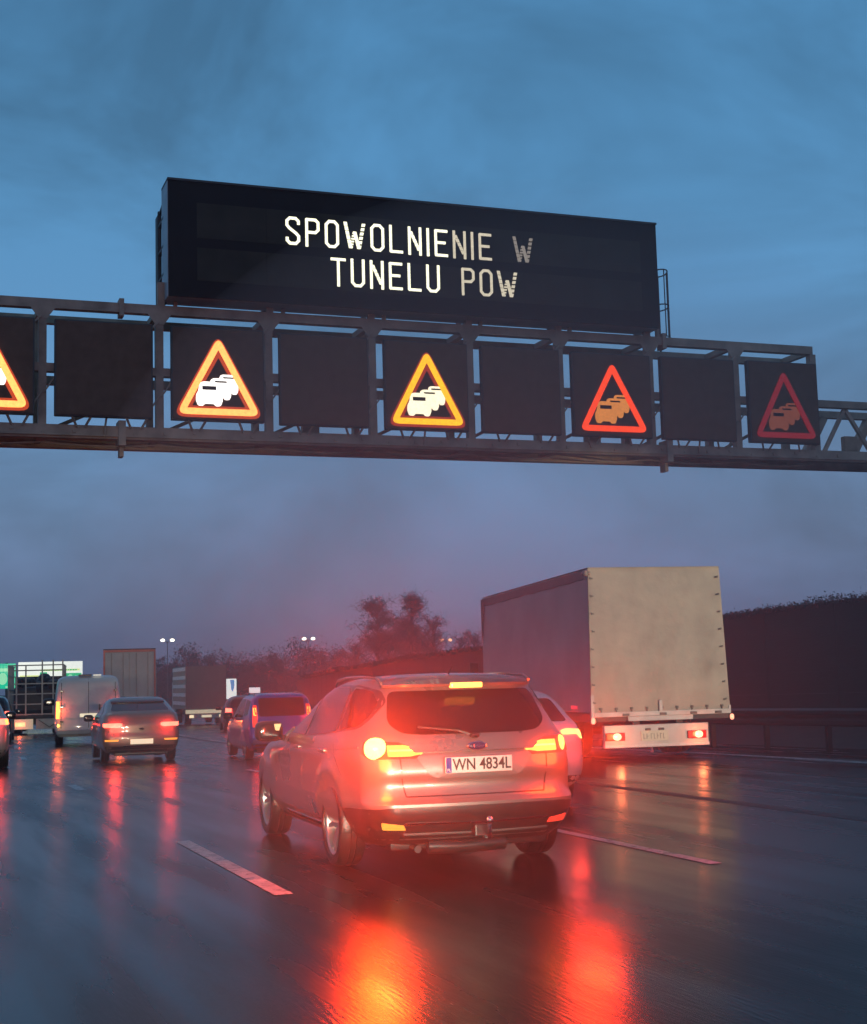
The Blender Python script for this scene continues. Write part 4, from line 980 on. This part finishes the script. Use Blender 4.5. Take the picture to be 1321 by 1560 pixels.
tD = (glow('led_dim_red', (1, .03, .035), .18), glow('led_dim_orange', (1, .26, .11), .16), mat('slit_dim', (.05, .02, .02), .6), None)
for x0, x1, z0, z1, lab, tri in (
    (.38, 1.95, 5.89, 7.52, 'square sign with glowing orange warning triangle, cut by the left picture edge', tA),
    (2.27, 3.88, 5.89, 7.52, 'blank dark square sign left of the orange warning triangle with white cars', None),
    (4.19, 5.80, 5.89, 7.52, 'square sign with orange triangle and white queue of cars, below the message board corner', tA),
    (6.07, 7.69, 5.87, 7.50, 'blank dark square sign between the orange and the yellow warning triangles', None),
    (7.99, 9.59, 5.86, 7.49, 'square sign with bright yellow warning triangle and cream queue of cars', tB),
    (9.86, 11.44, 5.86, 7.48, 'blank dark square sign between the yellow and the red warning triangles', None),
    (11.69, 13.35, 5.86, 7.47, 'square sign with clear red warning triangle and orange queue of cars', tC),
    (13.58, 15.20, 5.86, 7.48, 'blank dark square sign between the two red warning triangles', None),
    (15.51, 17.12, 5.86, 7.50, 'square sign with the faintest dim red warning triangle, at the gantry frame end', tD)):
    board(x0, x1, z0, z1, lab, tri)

# variable message board
GL = {'S': (5, [[(4.6, 7.6), (4.6, 8.6), (3.6, 9.6), (1.5, 9.6), (.5, 8.6), (.5, 7), (1.3, 6), (3.7, 4.2), (4.6, 3.2), (4.6, 1.6), (3.6, .5), (1.5, .5), (.5, 1.5), (.5, 2.4)]]),
      'P': (5, [[(.5, 0), (.5, 9.6), (3.6, 9.6), (4.6, 8.7), (4.6, 6), (3.6, 5), (.9, 5)]]),
      'O': (5, [[(.5, 5), (.5, 1.7), (1.6, .5), (3.5, .5), (4.6, 1.7), (4.6, 8.4), (3.5, 9.6), (1.6, 9.6), (.5, 8.4), (.5, 5)]]),
      'W': (7.6, []), 'N': (5, [[(.5, 0), (.5, 10)], [(4.6, 0), (4.6, 10)]]),
      'L': (5, [[(.5, 10), (.5, .5), (4.8, .5)]]), 'I': (1, [[(.5, 0), (.5, 10)]]),
      'E': (5, [[(4.8, 9.6), (.5, 9.6), (.5, .5), (4.8, .5)], [(.9, 5.2), (4, 5.2)]]),
      'T': (5, [[(0, 9.6), (5, 9.6)], [(2.5, 9.4), (2.5, 0)]]),
      'U': (5, [[(.5, 10), (.5, 1.7), (1.6, .5), (3.5, .5), (4.6, 1.7), (4.6, 10)]])}
DG = {'N': [((.9, 8.6), (4.2, 1.4))], 'W': [((.4, 10), (2.3, .3)), ((2.3, .3), (3.8, 6.6)), ((3.8, 6.6), (5.3, .3)), ((5.3, .3), (7.2, 10))]}
def stroke(m, pts, w):
    pts = [Vector(p) for p in pts]
    for a, b in zip(pts, pts[1:]):
        t_ = (b-a).normalized(); n_ = Vector((-t_.y, t_.x))*w/2; a2 = a-t_*w*.25; b2 = b+t_*w*.25
        m.append([a2+n_, a2-n_, b2-n_, b2+n_])
def vms():
    t = thing('message_board', 'wide black electronic message board on top of the gantry with lit text', 'message board', (4.11, 23.86, 7.98))
    Wd, Hh = 9.41, 2.03
    c_ = MB(); c_.bbox((0, .02, 0), (Wd, .60, Hh), .015); c_.build('casing', case_m, t)
    MB().box((.012, -.006, .0), (Wd-.012, .021, Hh-.002)).build('front_glass', screen_m, t)
    fm = MB(); fm.box((.0, -.03, Hh+.002), (Wd, .60, Hh+.04)); fm.build('frame_edge', steel_dk, t)
    for z0, z1 in ((1.05, 1.67), (.30, .88)):
        for k in range(7):
            MB().box((.50+k*1.22, -.010, z0), (.50+k*1.22+1.214, -.0065, z1)).build('text_field', band_m, t)
    bk = MB()
    for x in [i*Wd/5 for i in range(6)]: bk.box((max(0, x-.04), .95, -.1), (x+.04, 1.02, Hh-.25)); bk.bar((x if x else .04, .4, Hh-.2), (x if x else .04, .98, Hh-.3), .05); bk.bar((x if x else .04, .4, .1), (x if x else .04, .98, .1), .05)
    for z in (.0, .5, 1.0, 1.5): bk.box((0, .94, z-.025), (Wd, .99, z+.025)); bk.box((.0, .42, z-.02), (.05, .94, z+.02))
    bk.box((0, .96, -.1), (.06, 1.25, Hh-.3)); bk.build('rear_frame', steel_dk, t)
    bright = glow('led_text_bright', (1, .98, .70), 1.6); mid = glow('led_text_middle', (1, .88, .64), .72); dim = glow('led_text_dim', (1, .86, .72), .26)
    def line(txt, x0, z0, u, h, mats_, gap, space):
        x = x0; rnd = random.Random(len(txt))
        for i, ch in enumerate(txt):
            if ch == ' ': x += (space-gap)*u; continue
            wd, st = GL[ch]; segs = []; v = h/10
            for s_ in st: stroke(segs, [(p*u, q*v) for p, q in s_], 1.0*u)
            for (a, b) in DG.get(ch, []):
                k = 5 if ch == 'N' else 6
                a = Vector((a[0]*u, a[1]*v)); b = Vector((b[0]*u, b[1]*v))
                for j in range(k):
                    p = a.lerp(b, (j+.1)/k); q = a.lerp(b, (j+.86)/k)
                    segs.append([p+Vector((-.62*u, .1*v)), p+Vector((.62*u, .1*v)), q+Vector((.62*u, -.1*v)), q+Vector((-.62*u, -.1*v))])
            m = MB()
            for d, sg in enumerate(segs):
                y = -.014-.0005*d
                m.add([(x+p.x, y, z0+p.y) for p in sg]+[(x+p.x, -.0105, z0+p.y) for p in sg], ((0, 1, 2, 3), (0, 4, 5, 1), (1, 5, 6, 2), (2, 6, 7, 3), (3, 7, 4, 0)))
            o = m.build('letter_'+ch.lower(), {'b': bright, 'm': mid, 'd': dim}[mats_[i]], t)
            o.name = 'letter'
            x += (wd+gap)*u
    line('SPOWOLNIENIE W', VX1, VZ1, VU, VH, 'bbbbbbbbbmmm d', 2.0, 8.6)
    line('TUNELU POW', VX2, VZ2, VU, VH, 'bbbbbb mmm', 2.0, 8.4)
VX1, VZ1, VU, VH = 2.06, 1.06, .0508, .50
VX2, VZ2 = 2.88, .38
vms()

# ------------------------------------------------------------------ lit direction sign and small signs
def signs():
    t = thing('direction_sign', 'bright lit white and green direction board beyond the rack truck', 'road sign', (7.75, 108, gz(108)), group=None)
    g0 = -gz(108); s = 108/110
    z0, z1 = 1.44+g0, 3.44+g0
    MB().bbox((0, 0, z0), (4.5, .08, z1), .02).build('board', glow('lit_white_board', (.97, 1, .88), .92, (.6, .6, .55)), t)  # lamplight on the board put in as soft emission
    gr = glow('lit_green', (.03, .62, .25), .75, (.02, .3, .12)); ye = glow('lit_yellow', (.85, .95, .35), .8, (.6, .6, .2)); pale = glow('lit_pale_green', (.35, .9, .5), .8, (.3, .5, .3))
    MB().box((3.1, -.01, z0+.1), (4.42, .0-.001, z0+1.15)).build('green_panel', gr, t)
    MB().box((1.5, -.01, z0+.35), (2.0, -.001, z0+1.25)).build('green_panel', gr, t)
    MB().box((.1, -.01, z0+.2), (1.42, -.001, z0+1.05)).build('yellow_panel', ye, t)
    MB().box((1.55, -.012, z0+1.32), (4.3, -.001, z0+1.46)).build('yellow_panel', ye, t)
    q = MB(); q.add([(3.3, -.02, z0+.3), (3.55, -.02, z0+.25), (4.2, -.02, z0+.9), (4.0, -.02, z0+1.0)], [(0, 1, 2, 3)]); q.add([(3.3, -.02, z0+.8), (3.5, -.02, z0+.7), (3.8, -.02, z0+1.0), (3.6, -.02, z0+1.08)], [(0, 1, 2, 3)]); q.build('arrow', pale, t)
    q = MB(); rnd = random.Random(6); x = 1.7
    while x < 4.1:
        w = rnd.uniform(.06, .16); q.box((x, -.018, z0+1.34), (x+w, -.0125, z0+1.44)); x += w+.06
    q.build('lettering', gr, t)
    for x in (.6, 3.9): MB().box((x-.1, .1, 0), (x+.1, .3, z1)).build('post', steel_dk, t)
    t = thing('direction_sign', 'green direction board with white band, cut by the left picture edge', 'road sign', (2.6, 108.5, gz(108.5)))
    MB().bbox((0, 0, z0+.15), (5.0, .08, z1-.06), .02).build('board', glow('lit_teal', (.01, .58, .32), .9, (.02, .3, .15)), t)  # emission stands in for the lamps lighting this board
    MB().box((3.2, -.01, z1-.62), (4.92, -.001, z1-.40)).build('white_band', pale, t)
    q = MB(); q.prism([(4.1+.32*math.cos(a*.3), z0+.85+.42*math.sin(a*.3)) for a in range(21)], lambda u, v, d: (u, -.012+d, v), .010); q.build('emblem_disc', pale, t)
    MB().box((4.3, -.01, z0+.2), (4.9, -.001, z0+.32)).build('white_band', pale, t)
    for x in (.6, 4.4): MB().box((x-.1, .1, 0), (x+.1, .3, z1)).build('post', steel_dk, t)
    t = thing('road_sign', 'small upright white sign with blue symbol beside the dark slatted truck', 'road sign', (19.3, 90, gz(90)))
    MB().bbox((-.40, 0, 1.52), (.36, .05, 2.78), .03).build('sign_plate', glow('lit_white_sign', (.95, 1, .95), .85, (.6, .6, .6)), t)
    q = MB(); q.prism(rpoly([(-.05, 2.72), (.22, 2.70), (.22, 2.30), (.12, 1.95), (.02, 2.1), (.0, 2.4)], .05), lambda u, v, d: (u, -.01+d, v), .009); q.build('symbol', glow('lit_blue', (.06, .36, .72), .6, (.05, .2, .5)), t)
    MB().box((-.05, .05, 0), (.05, .12, 2.6)).build('post', steel_dk, t)
    t = thing('road_sign', 'small low white sign just above the roof of the blue hatchback', 'road sign', (16.9, 73, gz(73)))
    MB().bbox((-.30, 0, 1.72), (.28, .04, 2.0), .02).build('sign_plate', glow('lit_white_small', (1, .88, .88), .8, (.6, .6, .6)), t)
    MB().box((-.04, .04, 0), (.04, .1, 1.95)).build('post', steel_dk, t)
signs()

# ------------------------------------------------------------------ street lamps
pole_m = mat('lamp_pole', (.10, .11, .13), .5, .3, .1, 3)
def street_lamp(x, y, ztop, lab, warm, n=2):
    t = thing('street_lamp', lab, 'street lamp', (x, y, gz(y)), group='lit street lamps in the distance'); h = ztop-gz(y)
    MB().tube([(0, 0, 0), (0, 0, h-.2)], .09, 8, .05).build('pole', pole_m, t, smooth=True)
    m = MB()
    for sx in (-1, 1): m.tube([(0, 0, h-.5), (sx*.25, 0, h-.08), (sx*.5, 0, h)], .035, 6)
    m.build('arm', pole_m, t)
    for i, sx in enumerate((-1, 1)):
        b = MB().bbox((sx*.62-.26, -.15, h-.02), (sx*.62+.26, .15, h+.10), .03).build('lantern', pole_m, t)
        if i < n or n == 2:
            q = MB(); q.ell((sx*.62, -.05, h-.05), (.30, .22, .19), .9, 12, 8); q.build('lantern_lens', glow('lamp_'+('warm' if warm else 'cool'), (1, .5, .25) if warm else (1, .93, .72), 4 if not warm else 2), b, smooth=True)
street_lamp(32.4, 190, 7.5, 'lit street lamp above the dark trees, right of the tall grey trailer', False)
street_lamp(51.45, 190, 7.4, 'lit street lamp above the dark trees, left of the silver estate roof', False)
street_lamp(71.3, 190, 6.9, 'dim orange street lamp among the thin trees beside the tarpaulin truck', True)

# ------------------------------------------------------------------ trees
leaf = mat('dark_foliage', (.035, .030, .022), .75, 0, .4, .8)
leaf2 = mat('brown_foliage', (.05, .032, .022), .75, 0, .4, .8)
bark = mat('dark_bark', (.04, .032, .026), .8, 0, .3, 3, .4)
def tree_mesh(h, w, seed, n, style):
    """trunk with limbs, and a crown of many small leaf faces gathered in clumps"""
    rnd = random.Random(seed); tr = MB(); cr_ = MB(); tips = []
    lean = Vector((rnd.uniform(-.06, .10), rnd.uniform(-.05, .05), 0))
    top = Vector((lean.x*h, lean.y*h, h*.93))
    tr.tube([(0, 0, 0), top*.35, top*.7, top], h*.022, 7, h*.004)
    for k in range(44 if style == 'tall' else 16):
        f = rnd.uniform(.14 if style == 'tall' else .2, .95); b0 = top*f; a = rnd.uniform(0, 6.28)
        ln = w*.5*(1-.75*abs(f-.42))*rnd.uniform(.5, 1.05); up = rnd.uniform(.5, 1.3) if style == 'tall' else rnd.uniform(.1, .8)
        e = b0+Vector((math.cos(a)*ln, math.sin(a)*ln, ln*up)); md = b0.lerp(e, .5)+Vector((0, 0, ln*.06))
        tr.tube([b0, md, e], h*.007, 5, h*.002); tips += [(e, ln*.42+w*.05), (md, ln*.34+w*.06)]
        for _ in range(2):
            e2 = md+Vector((rnd.gauss(0, .3), rnd.gauss(0, .3), rnd.uniform(.1, .7)))*ln; tr.tube([md, e2], h*.004, 4, h*.0015); tips.append((e2, ln*.3))
    tips.append((top, w*.13))
    per = (n*2 if style == 'tall' else n)//len(tips)+1
    for c, r_ in tips:
        dens = rnd.uniform(.35, 1.3)
        for _ in range(int(per*dens)):
            d = Vector((rnd.gauss(0, 1), rnd.gauss(0, 1), rnd.gauss(0, .8)))*r_*.55
            p = c+d; s_ = rnd.uniform(.6, 1.4)*h*(.011 if style == 'tall' else .017)
            if p.z < h*.03: continue
            u = Vector((rnd.gauss(0, 1), rnd.gauss(0, 1), rnd.gauss(.5, 1))).normalized()*s_*(1.9 if style == 'tall' else 1.2); v = u.orthogonal().normalized()*s_*(.2 if style == 'tall' else .45)
            cr_.add([p-u, p-v, p+u, p+v], [(0, 1, 2, 3)])
    return tr, cr_
TL = {}
def tree(name, label, x, y, h, w, seed, n, style, mat_, group, rz=0.):
    t = thing(name, label, 'tree', (x, y, gz(y)-.3), rz, group)
    key = (seed, n, style)
    if key in TL:
        a, b, h0, w0 = TL[key]
        for src in (a, b):
            o = src.copy(); C.objects.link(o); o.parent = t
        t.scale = (w/w0, w/w0, h/h0)
    else:
        tr, cr_ = tree_mesh(h, w, seed, n, style)
        TL[key] = (tr.build('trunk', bark, t), cr_.build('crown', mat_, t), h, w)
    return t
def at(px, py, Y):
    k = Vector(((px-660.5)/2200, -(py-780)/2200, -1)); w = ROT @ k; t = Y/w.y; return w.x*t, 1.42+w.z*t
G1 = 'tall thin trees behind the noise wall'
for px, py, Y, w, sd, lab, n in (
    (573, 911, 150, 5.2, 11, 'narrow upright tree, leftmost of the two tall ones above the silver estate', 4600),
    (624, 902, 152, 6.2, 12, 'tallest wispy tree with leaning crown above the silver estate roof', 5200),
    (662, 938, 148, 5.0, 13, 'thin airy tree on the right shoulder of the tallest tree', 2600),
    (640, 955, 156, 6.0, 14, 'lower bushy tree filling in beneath the tallest wispy tree', 3400),
    (690, 962, 150, 4.6, 15, 'small see-through tree beside the dim orange street lamp', 1500),
    (722, 966, 146, 5.2, 16, 'low tree touching the left edge of the tarpaulin truck', 2400),
    (545, 978, 158, 5.0, 17, 'short bushy tree at the left foot of the tall tree group', 2200),
    (595, 962, 150, 5.6, 18, 'medium tree between the two tall wispy trees', 2600)):
    x, z = at(px, py, Y)
    tree('tall_tree' if py < 940 else 'bushy_tree', lab, x, Y, z-gz(Y)+.3, w, sd, n, 'tall', leaf2, G1)
G2 = 'dark trees along the far skyline'
ordn = ['first', 'second', 'third', 'fourth', 'fifth', 'sixth', 'seventh', 'eighth', 'ninth', 'tenth', 'eleventh', 'twelfth', 'thirteenth', 'fourteenth', 'fifteenth', 'sixteenth']
far = [(248, 1006, 7), (268, 1004, 7), (290, 998, 10), (308, 998, 9), (326, 1006, 8), (346, 1004, 8), (366, 1010, 8), (388, 1008, 8), (404, 1002, 8), (424, 1000, 7), (436, 995, 6), (456, 989, 9), (474, 993, 9), (492, 1004, 8), (512, 1000, 9), (530, 992, 8)]
for i, (px, py, w) in enumerate(far):
    Y = 205+(i*37 % 23); x, z = at(px, py, Y)
    tree('skyline_tree', f'{ordn[i]} dark rounded tree from the left along the far skyline', x, Y, z-gz(Y)+.3, w, 31+i % 3, 3000, 'round', leaf, G2, i*1.3)
# bank beyond the bend
hm = MB(); vs = []; n = 60
for i in range(n+1):
    px = -120+i*16; x, z = at(px, 1030 if px < 200 else (1022+4*math.sin(i*.9)), 232)
    if px < 230: z = -2.2+(z+2.2)*max(0, (px+120)/350)
    vs += [(x, 216, gz(216)-.4), (x+.5, 226, z*.7-1), (x+1, 232, z), (x+6, 246, z-.3), (x+10, 262, gz(250)-1)]
hm.add(vs, [(i*5+j, i*5+j+1, i*5+j+6, i*5+j+5) for i in range(n) for j in range(4)])
kind(hm.build('hill', verge_m, smooth=True), 'structure')

# ------------------------------------------------------------------ headlamps of the traffic behind
def headlamp(loc, tgt, e, ang, bl=.7):
    d = bpy.data.lights.new('headlamp', 'SPOT'); d.energy = e; d.color = (1, .83, .60); d.spot_size = R(ang); d.spot_blend = bl; d.shadow_soft_size = .08
    o = link(bpy.data.objects.new('headlamp', d)); o.location = loc
    o.rotation_euler = (Vector(tgt)-Vector(loc)).to_track_quat('-Z', 'Y').to_euler(); return o
headlamp((-.2, 1.4, .66), (7.6, 50, .2), 4200, 28)
headlamp((1.15, 1.4, .66), (8.4, 50, .2), 4200, 28)
headlamp((3.3, -3, .7), (4.1, 12, .55), 1500, 20, .6)
headlamp((4.8, -3, .7), (4.1, 12, .55), 1500, 20, .6)
headlamp((10.6, -4, .9), (12.3, 22, 1.9), 9500, 15.5, .45)
headlamp((11.8, -4, .9), (12.3, 22, 1.9), 9500, 15.5, .45)

# ------------------------------------------------------------------ air: haze, and mist added for the brake light glow
def volume(name, m_, col, dens, an=.3):
    m = bpy.data.materials.new(name); m.use_nodes = True; t = m.node_tree
    t.nodes.remove(t.nodes['Principled BSDF']); v = t.nodes.new('ShaderNodeVolumePrincipled')
    v.inputs['Color'].default_value = (*col, 1); v.inputs['Density'].default_value = dens; v.inputs['Anisotropy'].default_value = an
    t.links.new(v.outputs[0], t.nodes['Material Output'].inputs['Volume'])
    return kind(m_.build(name, m, smooth=(name != 'haze')), 'stuff')
volume('haze', MB().box((-60, -30, -9), (150, 420, 16)), (.80, .86, 1), .0010, .6)
volume('glow_mist', MB().ell((4.0, 9.4, 1.7), (3.1, 3.6, 3.1), 1, 40, 24), (.95, .92, .90), .036, .72)  # ball of mist added around the estate's lamps to spread their red glow
